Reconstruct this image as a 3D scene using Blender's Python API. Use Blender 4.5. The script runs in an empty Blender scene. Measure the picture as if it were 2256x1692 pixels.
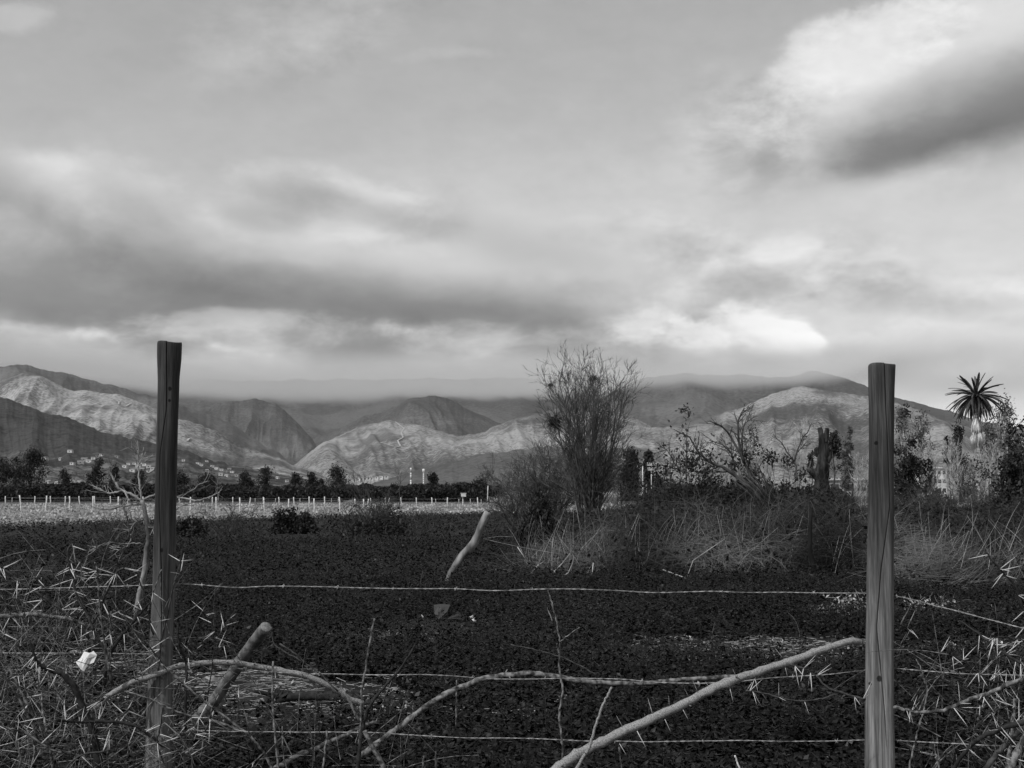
import bpy, math, random
import numpy as np
from mathutils import Vector, Matrix
from mathutils.bvhtree import BVHTree

S = bpy.context.scene
COL = S.collection
R = math.radians
# ------------------------------------------------------------------ camera
F_PX, CX, CY, HOR, EYE = 2920.0, 1128.0, 846.0, 1081.0, 1.35
PITCH = math.atan((HOR - CY) / F_PX)
cam_d = bpy.data.cameras.new('camera')
cam = bpy.data.objects.new('camera', cam_d)
COL.objects.link(cam)
cam_d.sensor_width = 36.0
cam_d.lens = 36.0 * F_PX / 2256.0
cam_d.clip_start = 0.1
cam_d.clip_end = 60000
cam.location = (0, 0, EYE)
cam.rotation_euler = (R(90) + PITCH, 0, 0)
S.camera = cam

# ------------------------------------------------------------------ light
SUN_EL, SUN_AZ = R(47), R(42)         # sun stands behind the camera, to its left
sun_dir = Vector((-math.sin(SUN_AZ) * math.cos(SUN_EL), -math.cos(SUN_AZ) * math.cos(SUN_EL), math.sin(SUN_EL)))
sd = bpy.data.lights.new('sun', 'SUN')
sd.energy = 3.0
sd.angle = R(0.5)
sd.color = (1, 1, 1)                  # the photograph is black and white
sun = bpy.data.objects.new('sun', sd)
COL.objects.link(sun)
sun.rotation_euler = (-sun_dir).to_track_quat('-Z', 'Y').to_euler()
sun.location = (-20, -25, 40)

S.view_settings.view_transform = 'Standard'
S.view_settings.look = 'None'
S.view_settings.exposure = 0.0
S.view_settings.gamma = 1.0
S.cycles.max_bounces = 6
S.cycles.diffuse_bounces = 2
S.cycles.volume_bounces = 0
S.cycles.transparent_max_bounces = 12
S.cycles.use_denoising = True
S.cycles.denoiser = 'OPENIMAGEDENOISE'
S.cycles.denoising_input_passes = 'RGB_ALBEDO_NORMAL'
S.cycles.denoising_prefilter = 'ACCURATE'


def ray(px, py):
    xc, yc = (px - CX) / F_PX, -(py - CY) / F_PX
    c, s = math.cos(PITCH), math.sin(PITCH)
    return Vector((xc, c - yc * s, s + yc * c))


def P(px, py, D):
    """world point seen at photo pixel (px, py) at ground distance D (along +Y)"""
    d = ray(px, py)
    return Vector((0, 0, EYE)) + d * (D / d.y)


def azel(px, py):
    d = ray(px, py)
    return math.atan2(d.x, d.y), math.atan2(d.z, math.hypot(d.x, d.y))


# ------------------------------------------------------------------ sky
def nd(nt, typ, **kw):
    n = nt.nodes.new(typ)
    for k, v in kw.items():
        setattr(n, k, v)
    return n


def lk(nt, a, b):
    nt.links.new(a, b)


def mth(nt, op, a, b=None, c=None, clamp=False):
    n = nd(nt, 'ShaderNodeMath', operation=op, use_clamp=clamp)
    for i, v in enumerate((a, b, c)):
        if v is None:
            continue
        if isinstance(v, (int, float)):
            n.inputs[i].default_value = v
        else:
            lk(nt, v, n.inputs[i])
    return n.outputs[0]


def lerp(nt, a, b, t):
    n = nd(nt, 'ShaderNodeMix', data_type='FLOAT', clamp_factor=True)
    for sock, v in ((n.inputs['Factor'], t), (n.inputs['A'], a), (n.inputs['B'], b)):
        if isinstance(v, (int, float)):
            sock.default_value = v
        else:
            lk(nt, v, sock)
    return n.outputs['Result']


def smooth(nt, x, lo, hi):
    n = nd(nt, 'ShaderNodeMapRange', interpolation_type='SMOOTHSTEP')
    lk(nt, x, n.inputs['Value'])
    n.inputs['From Min'].default_value = lo
    n.inputs['From Max'].default_value = hi
    return n.outputs['Result']


W = bpy.data.worlds.new('World')
S.world = W
W.use_nodes = True
wt = W.node_tree
wt.nodes.clear()
sky = nd(wt, 'ShaderNodeTexSky', sky_type='NISHITA', sun_disc=False)
sky.sun_elevation = SUN_EL
sky.sun_rotation = R(180) + SUN_AZ
sky.air_density, sky.dust_density, sky.ozone_density = 1.0, 1.0, 1.0
bw = nd(wt, 'ShaderNodeRGBToBW')
lk(wt, sky.outputs[0], bw.inputs[0])
tc = nd(wt, 'ShaderNodeTexCoord')
sep = nd(wt, 'ShaderNodeSeparateXYZ')
lk(wt, tc.outputs['Generated'], sep.inputs[0])
az = mth(wt, 'ARCTAN2', sep.outputs[0], sep.outputs[1])
el = mth(wt, 'ARCSINE', sep.outputs[2])
comb = nd(wt, 'ShaderNodeCombineXYZ')
lk(wt, az, comb.inputs[0])
lk(wt, el, comb.inputs[1])


def wnoise(scale, detail, rough, sx=1.0, sy=1.0, off=0.0, dist=0.0):
    m = nd(wt, 'ShaderNodeMapping')
    lk(wt, comb.outputs[0], m.inputs[0])
    m.inputs['Scale'].default_value = (sx, sy, 1)
    m.inputs['Location'].default_value = (off, off * 0.7, off * 1.3)
    n = nd(wt, 'ShaderNodeTexNoise')
    n.inputs['Scale'].default_value = scale
    n.inputs['Detail'].default_value = detail
    n.inputs['Roughness'].default_value = rough
    n.inputs['Distortion'].default_value = dist
    lk(wt, m.outputs[0], n.inputs['Vector'])
    return n


def warp(src, noise, amp):
    a = nd(wt, 'ShaderNodeVectorMath', operation='SUBTRACT')
    lk(wt, noise.outputs['Color'], a.inputs[0])
    a.inputs[1].default_value = (0.5, 0.5, 0.5)
    b = nd(wt, 'ShaderNodeVectorMath', operation='MULTIPLY_ADD')
    lk(wt, a.outputs[0], b.inputs[0])
    b.inputs[1].default_value = (amp, amp * 0.4, 0)
    lk(wt, src, b.inputs[2])
    return b.outputs[0]


w1 = warp(comb.outputs[0], wnoise(9, 1, .4, 1, 1.6, 3.1), 0.040)
w2 = warp(w1, wnoise(30, 4, .5, 1, 1.4, 7.7), 0.013)
fb = mth(wt, 'ADD', mth(wt, 'MULTIPLY', wnoise(20, 4, .55, 1, 1.8, 1.3).outputs['Fac'], .62), mth(wt, 'MULTIPLY', wnoise(62, 6, .62, 1, 1.7, 4.1, .3).outputs['Fac'], .38))
wn = wnoise(13, 7, .6, 1, 1.9, 9.3)
lk(wt, w2, wn.inputs['Vector'].links[0].from_node.inputs[0])
wdet = wn.outputs['Fac']
fb_lo = wnoise(8, 4, .5, 1, 2.4, 5.2).outputs['Fac']


def blob(px, py, rx, ry, rot=0.0, lo=0.0, hi=1.0, edge=0.0, cut=0.0, det=False):
    a, e = azel(px, py)
    m = nd(wt, 'ShaderNodeMapping', vector_type='TEXTURE')
    lk(wt, w2, m.inputs[0])
    m.inputs['Location'].default_value = (a, e, 0)
    m.inputs['Rotation'].default_value = (0, 0, R(rot))
    m.inputs['Scale'].default_value = (rx / F_PX, ry / F_PX, 10)
    g = nd(wt, 'ShaderNodeTexGradient', gradient_type='SPHERICAL')
    lk(wt, m.outputs[0], g.inputs[0])
    v = g.outputs['Fac']
    if edge:
        v = mth(wt, 'MULTIPLY_ADD', mth(wt, 'MULTIPLY', mth(wt, 'SUBTRACT', wdet if det else fb, 0.5), mth(wt, 'MULTIPLY', v, 5.0, clamp=True)), edge * 2.0, v)
    v = smooth(wt, v, lo, hi)
    if cut:                                # a flat cloud base: nothing below the blob's own axis
        sp = nd(wt, 'ShaderNodeSeparateXYZ')
        lk(wt, m.outputs[0], sp.inputs[0])
        yy = mth(wt, 'MULTIPLY_ADD', mth(wt, 'SUBTRACT', fb, .5), cut, sp.outputs[1])
        v = mth(wt, 'MULTIPLY', v, smooth(wt, yy, -cut, cut))
    return v


def acc(items):
    out = None
    for (amp, *b) in items:
        g = mth(wt, 'MULTIPLY', blob(*b), amp)
        out = g if out is None else mth(wt, 'ADD', out, g)
    return out


SKY_K = 1.62
# bright cloud, then shaded cloud: amount, centre, radii (photo pixels = sky angles), tilt, smoothstep range, ragged edge
bright = acc([
    (.55, 2080, 118, 430, 190, 10, .04, .42, .3), (.4, 1840, 190, 280, 160, 25, .0, .6, .4), (.5, 2290, 20, 330, 190, 5, .0, .6, .3), (.45, 1900, 110, 260, 110, 12, .05, .4, .5),
    (.3, 1990, 230, 330, 120, 20, .0, .8, .3),
    (.6, 270, 520, 330, 200, -17, .05, .45, .3, .3), (.4, 60, 470, 230, 160, -10, .05, .5, .3, .3), (.45, 800, 570, 520, 130, -8, 0, .7, .4), (.35, 740, 430, 280, 80, -8, 0.03, .5, .6),
    (.28, 1150, 500, 500, 300, 0, 0, 1, .2), (.25, 690, 50, 380, 130, 20, 0, 1, .7), (.35, 40, 42, 100, 40, 12, 0, .6, .6),
    (.55, 560, 714, 460, 40, 0, 0, .6, .8), (.45, 110, 750, 280, 40, 0, 0, .6, .8), (.4, 1080, 738, 140, 30, 0, 0, .6, .8), (.35, 500, 778, 190, 30, -8, 0, .6, .8),
    (.25, 1620, 270, 190, 120, -40, 0, .9, .8), (.2, 1010, 118, 150, 18, 3, 0, 1, .6), (.25, 1750, 480, 700, 260, 0, 0, 1, .2),
    (.35, 1280, 790, 190, 40, 0, 0, .7, .8), (.3, 900, 800, 240, 34, 0, 0, .7, .8),
])
puff = acc([
    (1.0, 1450, 750, 200, 110, 0, .2, .75, .9, .5, True), (.6, 1520, 745, 120, 70, 0, .2, .7, .9, .5, True), (1.3, 1645, 750, 210, 118, -5, .2, .7, .9, .5, True), (.9, 1740, 758, 120, 66, -8, .2, .75, .9, .5, True), (.4, 1560, 775, 380, 80, 0, 0, .9, .7, 0, True), (.5, 130, 752, 330, 56, 0, .1, .6, .9, 0, True), (.55, 560, 730, 460, 60, 0, .1, .6, .9, 0, True), (.5, 1030, 745, 300, 52, 0, .1, .6, .9, 0, True), (.35, 480, 790, 260, 36, -6, .1, .6, .9, 0, True), (.35, 1090, 795, 240, 40, 0, .1, .6, .9, 0, True),
])
wisp = acc([
    (1.0, 1640, 310, 230, 210, -30, 0, .7), (1.1, 1700, 600, 420, 130, 3, 0, .7), (1.0, 2080, 650, 420, 90, -4, 0, .7), (.9, 1450, 520, 260, 80, -8, 0, .7),
    (.9, 780, 450, 360, 130, -8, 0, .7), (.7, 690, 70, 360, 150, 15, 0, .7), (1.7, 600, 765, 1300, 100, 0, 0, .5), (.7, 1500, 760, 500, 90, 0, 0, .6), (.7, 1750, 260, 260, 170, 10, 0, .8), (.8, 2150, 330, 300, 90, 12, 0, .8), (.9, 300, 560, 700, 180, -10, 0, .8), (.5, 1290, 640, 300, 100, -8, 0, .8),
])
dark = acc([
    (1.1, 230, 700, 1400, 215, -1, .0, .85, .14, .16), (.6, 880, 706, 640, 130, -3, .0, .8, .1, .2), (.35, 120, 712, 420, 60, 0, .0, .75, .12, .3), (.3, 1080, 705, 360, 60, -3, .0, .75, .2),
    (.5, 360, 560, 270, 150, -28, .0, .8, .12), (.55, 0, 470, 240, 130, -14, .0, .8, .2, .25), (.3, 1230, 665, 360, 80, -8, 0, .9, .35),
    (.95, 2150, 322, 480, 230, 11, .0, .85, .25, .16), (.5, 2000, 352, 280, 110, 12, .0, .8, .4, .2), (.4, 2290, 220, 220, 150, 30, 0, .9, .15),
    (.1, 1640, 375, 80, 110, 15, 0, .8, .7), (.14, 1780, 340, 260, 60, 8, 0, .9, .4), (.4, 1690, 632, 200, 56, 4, 0, .8, .7), (.24, 1960, 640, 360, 70, -3, 0, .9, .7),
    (.3, 2190, 680, 220, 50, -6, 0, .8, .6), (.2, 1420, 528, 250, 44, -8, 0, .9, .7), (.3, 730, 450, 220, 60, -8, 0, .8, .5), (.18, 590, 480, 120, 40, 0, 0, .8, .5),
    (.2, 910, 490, 180, 50, -10, 0, .8, .7), (.6, 500, 800, 1700, 120, 0, 0, .7, .1), (.75, 1600, 805, 520, 80, 0, 0, .8, .2), (.4, 1560, 720, 420, 90, 0, 0, .9, .2),
    (.2, 150, 785, 320, 40, 0, 0, .8, .6), (.2, 1030, 785, 500, 50, 0, 0, .8, .5), (.22, 560, 742, 200, 30, 0, 0, .8, .6), (.2, 850, 770, 340, 44, 0, 0, .8, .6),
    (.45, 2130, 800, 520, 90, 0, 0, .8, .3), (.3, 2150, 870, 520, 70, 0, 0, .8, .2), (.25, 1180, 762, 160, 36, 0, 0, .8, .6), (.22, 1190, 560, 340, 90, -15, 0, .9, .5),
])
clear = mth(wt, 'MULTIPLY', bw.outputs[0], SKY_K)
# thin overcast veil everywhere, thickest where the slow noise is high
veil = mth(wt, 'MULTIPLY_ADD', smooth(wt, fb_lo, .3, .75), .35, .15)
L = lerp(wt, clear, 5.4, mth(wt, 'MULTIPLY', veil, .5))
L = mth(wt, 'MULTIPLY_ADD', mth(wt, 'SUBTRACT', 7.2, L), mth(wt, 'MINIMUM', bright, 2.2), L)
shade = mth(wt, 'MULTIPLY', dark, mth(wt, 'MULTIPLY_ADD', fb, .4, .8))
L = lerp(wt, L, .75, mth(wt, 'SUBTRACT', 1.0, mth(wt, 'POWER', .33, shade)))
# fine wispiness inside the cloud
L = mth(wt, 'MULTIPLY', L, mth(wt, 'MULTIPLY_ADD', mth(wt, 'SUBTRACT', fb, .5), mth(wt, 'MULTIPLY_ADD', smooth(wt, el, .145, .12), .5, .3), 1.0))
L = mth(wt, 'MULTIPLY_ADD', mth(wt, 'MINIMUM', puff, 1.3), 2.4, L)
# torn, billowing detail where the cloud thins out
fine = mth(wt, 'SUBTRACT', smooth(wt, wdet, .30, .70), .5)
L = mth(wt, 'MULTIPLY', L, mth(wt, 'MULTIPLY_ADD', mth(wt, 'MULTIPLY', fine, mth(wt, 'MINIMUM', wisp, 1.7)), .40, 1.0))
bg = nd(wt, 'ShaderNodeBackground')
bg.inputs['Strength'].default_value = 0.1
lk(wt, L, bg.inputs['Color'])
wo = nd(wt, 'ShaderNodeOutputWorld')
lk(wt, bg.outputs[0], wo.inputs[0])
W.cycles.sampling_method = 'MANUAL'
W.cycles.sample_map_resolution = 512


# ------------------------------------------------------------------ object helpers
def tag(o, label=None, cat=None, group=None, kind=None):
    if label: o['label'] = label
    if cat: o['category'] = cat
    if group: o['group'] = group
    if kind: o['kind'] = kind
    return o


def empty(name, loc, label=None, cat=None, group=None):
    o = bpy.data.objects.new(name, None)
    o.empty_display_size = 0.2
    COL.objects.link(o)
    o.location = loc
    return tag(o, label, cat, group)


class G:
    """collects vertices and faces, builds them as one mesh"""
    def __init__(s):
        s.v, s.f, s.n, s.mi, s.ci = [], [], 0, [], 0

    def add(s, V, Fs, mi=0):
        V = np.asarray(V, float).reshape(-1, 3)
        Fs = np.asarray(Fs, np.int64)
        s.v.append(V)
        s.f.append(Fs + s.n)
        s.mi.append(np.full(len(Fs), mi, np.int32))
        s.n += len(V)

    def tube(s, pts, rad, k=5, cap=True, mi=0, jitter=None):
        p = np.asarray(pts, float)
        n = len(p)
        r = np.broadcast_to(np.asarray(rad, float), (n,)).copy()
        t = np.empty_like(p)
        t[1:-1] = p[2:] - p[:-2]
        t[0] = p[1] - p[0]
        t[-1] = p[-1] - p[-2]
        t /= np.maximum(np.linalg.norm(t, axis=1, keepdims=True), 1e-9)
        ref = np.array([0.0, 0, 1]) if abs(t[:, 2]).mean() < .8 else np.array([1.0, 0, 0])
        a = np.cross(t, ref)
        a /= np.maximum(np.linalg.norm(a, axis=1, keepdims=True), 1e-9)
        b = np.cross(t, a)
        th = np.arange(k) * (2 * np.pi / k)
        rr = r[:, None] * np.ones(k)
        if jitter is not None:
            rr = rr * jitter
        V = p[:, None, :] + (a[:, None, :] * np.cos(th)[None, :, None] + b[:, None, :] * np.sin(th)[None, :, None]) * rr[:, :, None]
        i = np.arange(n - 1)[:, None] * k
        j = np.arange(k)[None, :]
        jn = (j + 1) % k
        q = np.stack([i + j, i + jn, i + k + jn, i + k + j], -1).reshape(-1, 4)
        s.add(V.reshape(-1, 3), q, mi)
        if cap and k > 2:
            n0 = s.n - n * k
            for base, rev, c in ((0, True, p[0]), ((n - 1) * k, False, p[-1])):
                # fan as quads with a repeated centre is degenerate, use triangles
                ring = np.arange(k) + base + n0
                tri = np.stack([ring, np.roll(ring, -1), np.full(k, s.n)], -1)
                if rev: tri = tri[:, ::-1]
                s.v.append(np.array([c])); s.f.append(tri); s.mi.append(np.full(k, mi, np.int32)); s.n += 1

    def leaves(s, c, size, rng, aspect=0.45, droop=None, mi=0, flat=0.0):
        """diamond leaves at centres c; size scalar or array"""
        c = np.asarray(c, float)
        n = len(c)
        if n == 0: return
        u = rng.normal(size=(n, 3))
        if droop is not None:
            u = u * 0.55 + np.array(droop)
        u /= np.linalg.norm(u, axis=1, keepdims=True)
        w = rng.normal(size=(n, 3))
        if flat:
            w = np.cross(u, np.array([0, 0, 1.0]) + rng.normal(size=(n, 3)) * (1 - flat))
        w -= u * (w * u).sum(1, keepdims=True)
        w /= np.maximum(np.linalg.norm(w, axis=1, keepdims=True), 1e-6)
        sz = np.broadcast_to(np.asarray(size, float), (n,))[:, None] * rng.uniform(.7, 1.3, (n, 1))
        h = sz * .5
        nrm = np.cross(u, w) * sz * .12
        V = np.stack([c - u * h, c + w * h * aspect + nrm, c + u * h, c - w * h * aspect + nrm], 1)
        q = np.arange(n * 4).reshape(n, 4)
        s.add(V.reshape(-1, 3), q, mi)

    def build(s, name, mats, parent=None, smooth=True, loc=None):
        me = bpy.data.meshes.new(name)
        V = np.concatenate(s.v) if s.v else np.zeros((0, 3))
        if loc is not None:
            V = V - np.asarray(loc, float)
        cnt = np.concatenate([np.full(len(f), f.shape[1], np.int32) for f in s.f])
        idx = np.concatenate([f.reshape(-1) for f in s.f]).astype(np.int32)
        me.vertices.add(len(V))
        me.vertices.foreach_set('co', V.reshape(-1).astype(np.float32))
        me.loops.add(len(idx))
        me.loops.foreach_set('vertex_index', idx)
        me.polygons.add(len(cnt))
        st = np.zeros(len(cnt), np.int32)
        st[1:] = np.cumsum(cnt)[:-1]
        me.polygons.foreach_set('loop_start', st)
        me.polygons.foreach_set('loop_total', cnt)
        me.polygons.foreach_set('material_index', np.concatenate(s.mi))
        me.polygons.foreach_set('use_smooth', np.full(len(cnt), smooth))
        me.update()
        me.validate()
        for m in (mats if isinstance(mats, (list, tuple)) else [mats]):
            me.materials.append(m)
        o = bpy.data.objects.new(name, me)
        COL.objects.link(o)
        if parent is not None:
            o.parent = parent
            if loc is None:                      # vertices are in world space: keep them there
                o.matrix_parent_inverse = parent_mat(parent).inverted()
        elif loc is not None:
            o.location = loc
        return o


def parent_mat(o):
    m = Matrix.LocRotScale(o.location, o.rotation_euler, o.scale)
    return parent_mat(o.parent) @ o.matrix_parent_inverse @ m if o.parent else m


def box(g, lo, hi, mi=0):
    x0, y0, z0 = lo
    x1, y1, z1 = hi
    V = [(x0, y0, z0), (x1, y0, z0), (x1, y1, z0), (x0, y1, z0), (x0, y0, z1), (x1, y0, z1), (x1, y1, z1), (x0, y1, z1)]
    g.add(V, [(0, 3, 2, 1), (4, 5, 6, 7), (0, 1, 5, 4), (1, 2, 6, 5), (2, 3, 7, 6), (3, 0, 4, 7)], mi)


# ------------------------------------------------------------------ noise
def _hash(ix, iy, seed):
    h = (ix * 374761393 + iy * 668265263 + seed * 974711) & 0xffffffff
    h = ((h ^ (h >> 13)) * 1274126177) & 0xffffffff
    return ((h ^ (h >> 16)) & 0xffff) / 65535.0


def vnoise(x, y, seed=0):
    x, y = np.asarray(x, float), np.asarray(y, float)
    ix, iy = np.floor(x).astype(np.int64), np.floor(y).astype(np.int64)
    fx, fy = x - ix, y - iy
    fx, fy = fx * fx * fx * (fx * (6 * fx - 15) + 10), fy * fy * fy * (fy * (6 * fy - 15) + 10)
    a, b = _hash(ix, iy, seed), _hash(ix + 1, iy, seed)
    c, d = _hash(ix, iy + 1, seed), _hash(ix + 1, iy + 1, seed)
    return (a + (b - a) * fx) * (1 - fy) + (c + (d - c) * fx) * fy


def fbm(x, y, o=4, seed=0, gain=.5):
    t, a, s = 0, 1, 0
    for i in range(o):
        t = t + a * vnoise(np.asarray(x) * 2 ** i, np.asarray(y) * 2 ** i, seed + i)
        s += a
        a *= gain
    return t / s


def ridged(x, y, o=4, seed=0):
    t, a, s = 0, 1, 0
    for i in range(o):
        t = t + a * (1 - np.abs(2 * vnoise(np.asarray(x) * 2 ** i, np.asarray(y) * 2 ** i, seed + i) - 1))
        s += a
        a *= .5
    return t / s


# ------------------------------------------------------------------ materials (all grey: a black and white photograph)
def gmat(name, lo, hi, scale=8.0, rough=.8, detail=4, stretch=(1, 1, 1), bump=0.0, bump_scale=None, spec=.25, contrast=(.3, .7), trans=0.0):
    m = bpy.data.materials.new(name)
    m.use_nodes = True
    t = m.node_tree
    b = t.nodes['Principled BSDF']
    b.inputs['Roughness'].default_value = rough
    b.inputs['Specular IOR Level'].default_value = spec
    c = nd(t, 'ShaderNodeTexCoord')
    mp = nd(t, 'ShaderNodeMapping')
    lk(t, c.outputs['Object'], mp.inputs[0])
    mp.inputs['Scale'].default_value = stretch
    n = nd(t, 'ShaderNodeTexNoise')
    n.inputs['Scale'].default_value = scale
    n.inputs['Detail'].default_value = detail
    lk(t, mp.outputs[0], n.inputs['Vector'])
    f = smooth(t, n.outputs['Fac'], *contrast)
    v = lerp(t, lo, hi, f)
    cc = nd(t, 'ShaderNodeCombineColor')
    for i in range(3):
        lk(t, v, cc.inputs[i])
    lk(t, cc.outputs[0], b.inputs['Base Color'])
    if bump:
        n2 = n
        if bump_scale:
            n2 = nd(t, 'ShaderNodeTexNoise')
            n2.inputs['Scale'].default_value = bump_scale
            n2.inputs['Detail'].default_value = 5
            lk(t, mp.outputs[0], n2.inputs['Vector'])
        bp = nd(t, 'ShaderNodeBump')
        bp.inputs['Strength'].default_value = 1.0
        bp.inputs['Distance'].default_value = bump
        lk(t, n2.outputs['Fac'], bp.inputs['Height'])
        lk(t, bp.outputs[0], b.inputs['Normal'])
    if trans:
        tr = nd(t, 'ShaderNodeBsdfTranslucent')
        lk(t, cc.outputs[0], tr.inputs['Color'])
        mx = nd(t, 'ShaderNodeMixShader')
        mx.inputs[0].default_value = trans
        lk(t, b.outputs[0], mx.inputs[1])
        lk(t, tr.outputs[0], mx.inputs[2])
        lk(t, mx.outputs[0], t.nodes['Material Output'].inputs['Surface'])
    return m


def val_out(t, v, b):
    cc = nd(t, 'ShaderNodeCombineColor')
    for i in range(3):
        lk(t, v, cc.inputs[i])
    lk(t, cc.outputs[0], b.inputs['Base Color'])


def ntex(t, vec, scale, detail=4, rough=.5, stretch=None):
    if stretch:
        mp = nd(t, 'ShaderNodeMapping')
        lk(t, vec, mp.inputs[0])
        mp.inputs['Scale'].default_value = stretch
        vec = mp.outputs[0]
    n = nd(t, 'ShaderNodeTexNoise')
    n.inputs['Scale'].default_value = scale
    n.inputs['Detail'].default_value = detail
    n.inputs['Roughness'].default_value = rough
    lk(t, vec, n.inputs['Vector'])
    return n.outputs['Fac']


def mat_base(name, rough=.9, spec=.15):
    m = bpy.data.materials.new(name)
    m.use_nodes = True
    t = m.node_tree
    b = t.nodes['Principled BSDF']
    b.inputs['Roughness'].default_value = rough
    b.inputs['Specular IOR Level'].default_value = spec
    c = nd(t, 'ShaderNodeTexCoord')
    return m, t, b, c.outputs['Object']


# ================================================================== ground
def field_edge(x):
    """ground distance at which the dark weeds give way to the pale mown field"""
    x = np.asarray(x, float)
    return np.where(x < 0, np.clip(80 + 1.5 * x, 42, 80), np.clip(80 + .8 * x, 80, 96))


def ground_z(x, y):
    d = np.hypot(x, y)
    a = np.clip(d / 30, .25, 1) * .07
    return (fbm(np.asarray(x) * .35, np.asarray(y) * .35, 3, 5) - .5) * a


def make_ground():
    na = 240
    rad = np.concatenate([np.linspace(.5, 60, 130), np.geomspace(62, 11500, 70)])
    th = np.linspace(0, 2 * np.pi, na, endpoint=False)
    X = rad[:, None] * np.sin(th)[None, :]
    Y = rad[:, None] * np.cos(th)[None, :]
    Z = ground_z(X, Y)
    g = G()
    i = np.arange(len(rad) - 1)[:, None] * na
    j = np.arange(na)[None, :]
    jn = (j + 1) % na
    q = np.stack([i + j, i + na + j, i + na + jn, i + jn], -1).reshape(-1, 4)
    g.add(np.stack([X, Y, Z], -1).reshape(-1, 3), q)
    c = g.n
    g.v.append(np.array([[0, 0, 0.0]]))
    g.n += 1
    tri = np.stack([np.full(na, c), np.arange(na), (np.arange(na) + 1) % na], -1)
    g.f.append(tri)
    g.mi.append(np.zeros(na, np.int32))
    m, t, b, vec = mat_base('soil_and_field')
    sp = nd(t, 'ShaderNodeSeparateXYZ')
    lk(t, vec, sp.inputs[0])
    x, y = sp.outputs[0], sp.outputs[1]
    n1 = ntex(t, vec, 7, 6, .65)
    n2 = ntex(t, vec, .5, 4)
    soil = lerp(t, .008, .045, smooth(t, n1, .35, .75))
    soil = lerp(t, soil, .035, mth(t, 'MULTIPLY', smooth(t, n2, .5, .72), .4))
    # pale mown field
    e = mth(t, 'MINIMUM', mth(t, 'MULTIPLY_ADD', x, 1.5, 80.0), mth(t, 'MULTIPLY_ADD', x, .8, 80.0))
    e = mth(t, 'MAXIMUM', e, 42.0)
    n3 = ntex(t, vec, .25, 4)
    e = mth(t, 'MULTIPLY_ADD', n3, 14.0, mth(t, 'SUBTRACT', e, 7.0))
    isf = smooth(t, mth(t, 'SUBTRACT', y, e), -2.0, 6.0)
    n4 = ntex(t, vec, 1.3, 5, .65, (1, .45, 1))
    fld = lerp(t, .10, .30, smooth(t, n4, .3, .7))
    v = lerp(t, soil, fld, isf)
    far = smooth(t, y, 128.0, 140.0)
    n5 = ntex(t, vec, .12, 5, .6)
    fv = lerp(t, .05, .1, n5)
    v = lerp(t, v, fv, far)
    vf = smooth(t, y, 230.0, 400.0)
    n6 = ntex(t, vec, .012, 6, .6)
    v = lerp(t, v, lerp(t, .08, .3, smooth(t, n6, .35, .65)), vf)
    val_out(t, v, b)
    bp = nd(t, 'ShaderNodeBump')
    bp.inputs['Distance'].default_value = .05
    lk(t, n1, bp.inputs['Height'])
    lk(t, bp.outputs[0], b.inputs['Normal'])
    o = g.build('ground', m)
    tag(o, kind='structure')
    return o


make_ground()


# ================================================================== hills
def hill_mat(name, lo, hi, cell, bare=.0, bump=6.0, foot=0.0, shade_patch=0.0):
    """dry scrub: dark bushes on pale soil, some bare ground"""
    m, t, b, vec = mat_base(name, .95, .05)
    n1 = ntex(t, vec, 1 / cell, 3, .6, (1, .75, 1))   # bushes line up down the slope
    n2 = ntex(t, vec, 1 / (cell * 22), 6, .62)
    n3 = ntex(t, vec, 1 / (cell * 60), 3, .5)
    f = mth(t, 'MULTIPLY_ADD', mth(t, 'SUBTRACT', n2, .5), .6, n1)
    f = mth(t, 'MULTIPLY_ADD', mth(t, 'SUBTRACT', n3, .5), .7, f)
    v = lerp(t, lo, hi, smooth(t, f, .30, .70))
    if shade_patch:                              # dark scrub stands that also paint cloud shadow into the colour
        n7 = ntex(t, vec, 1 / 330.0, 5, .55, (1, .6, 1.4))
        v = lerp(t, v, lerp(t, lo * .55, lo * 1.1, n1), mth(t, 'MULTIPLY', smooth(t, n7, .50, .60), shade_patch))
    if foot:                               # cleared plots and lanes on the lower slope
        sp = nd(t, 'ShaderNodeSeparateXYZ')
        lk(t, vec, sp.inputs[0])
        n5 = ntex(t, vec, 1 / 70.0, 5, .6, (1, .4, 1))
        z = mth(t, 'MULTIPLY_ADD', mth(t, 'SUBTRACT', n2, .5), 60.0, sp.outputs[2])
        pl = lerp(t, .035, .17, smooth(t, n5, .42, .66))
        v = lerp(t, v, pl, mth(t, 'MULTIPLY', smooth(t, z, foot, foot * .45), smooth(t, n1, .3, .6)))
    if bare:
        v = lerp(t, v, hi * 1.5, mth(t, 'MULTIPLY', smooth(t, n2, .62, .74), bare))
    val_out(t, v, b)
    bp = nd(t, 'ShaderNodeBump')
    bp.inputs['Distance'].default_value = bump
    bp.inputs['Strength'].default_value = .7
    lk(t, n1, bp.inputs['Height'])
    lk(t, bp.outputs[0], b.inputs['Normal'])
    return m


HILLS = {}


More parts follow.
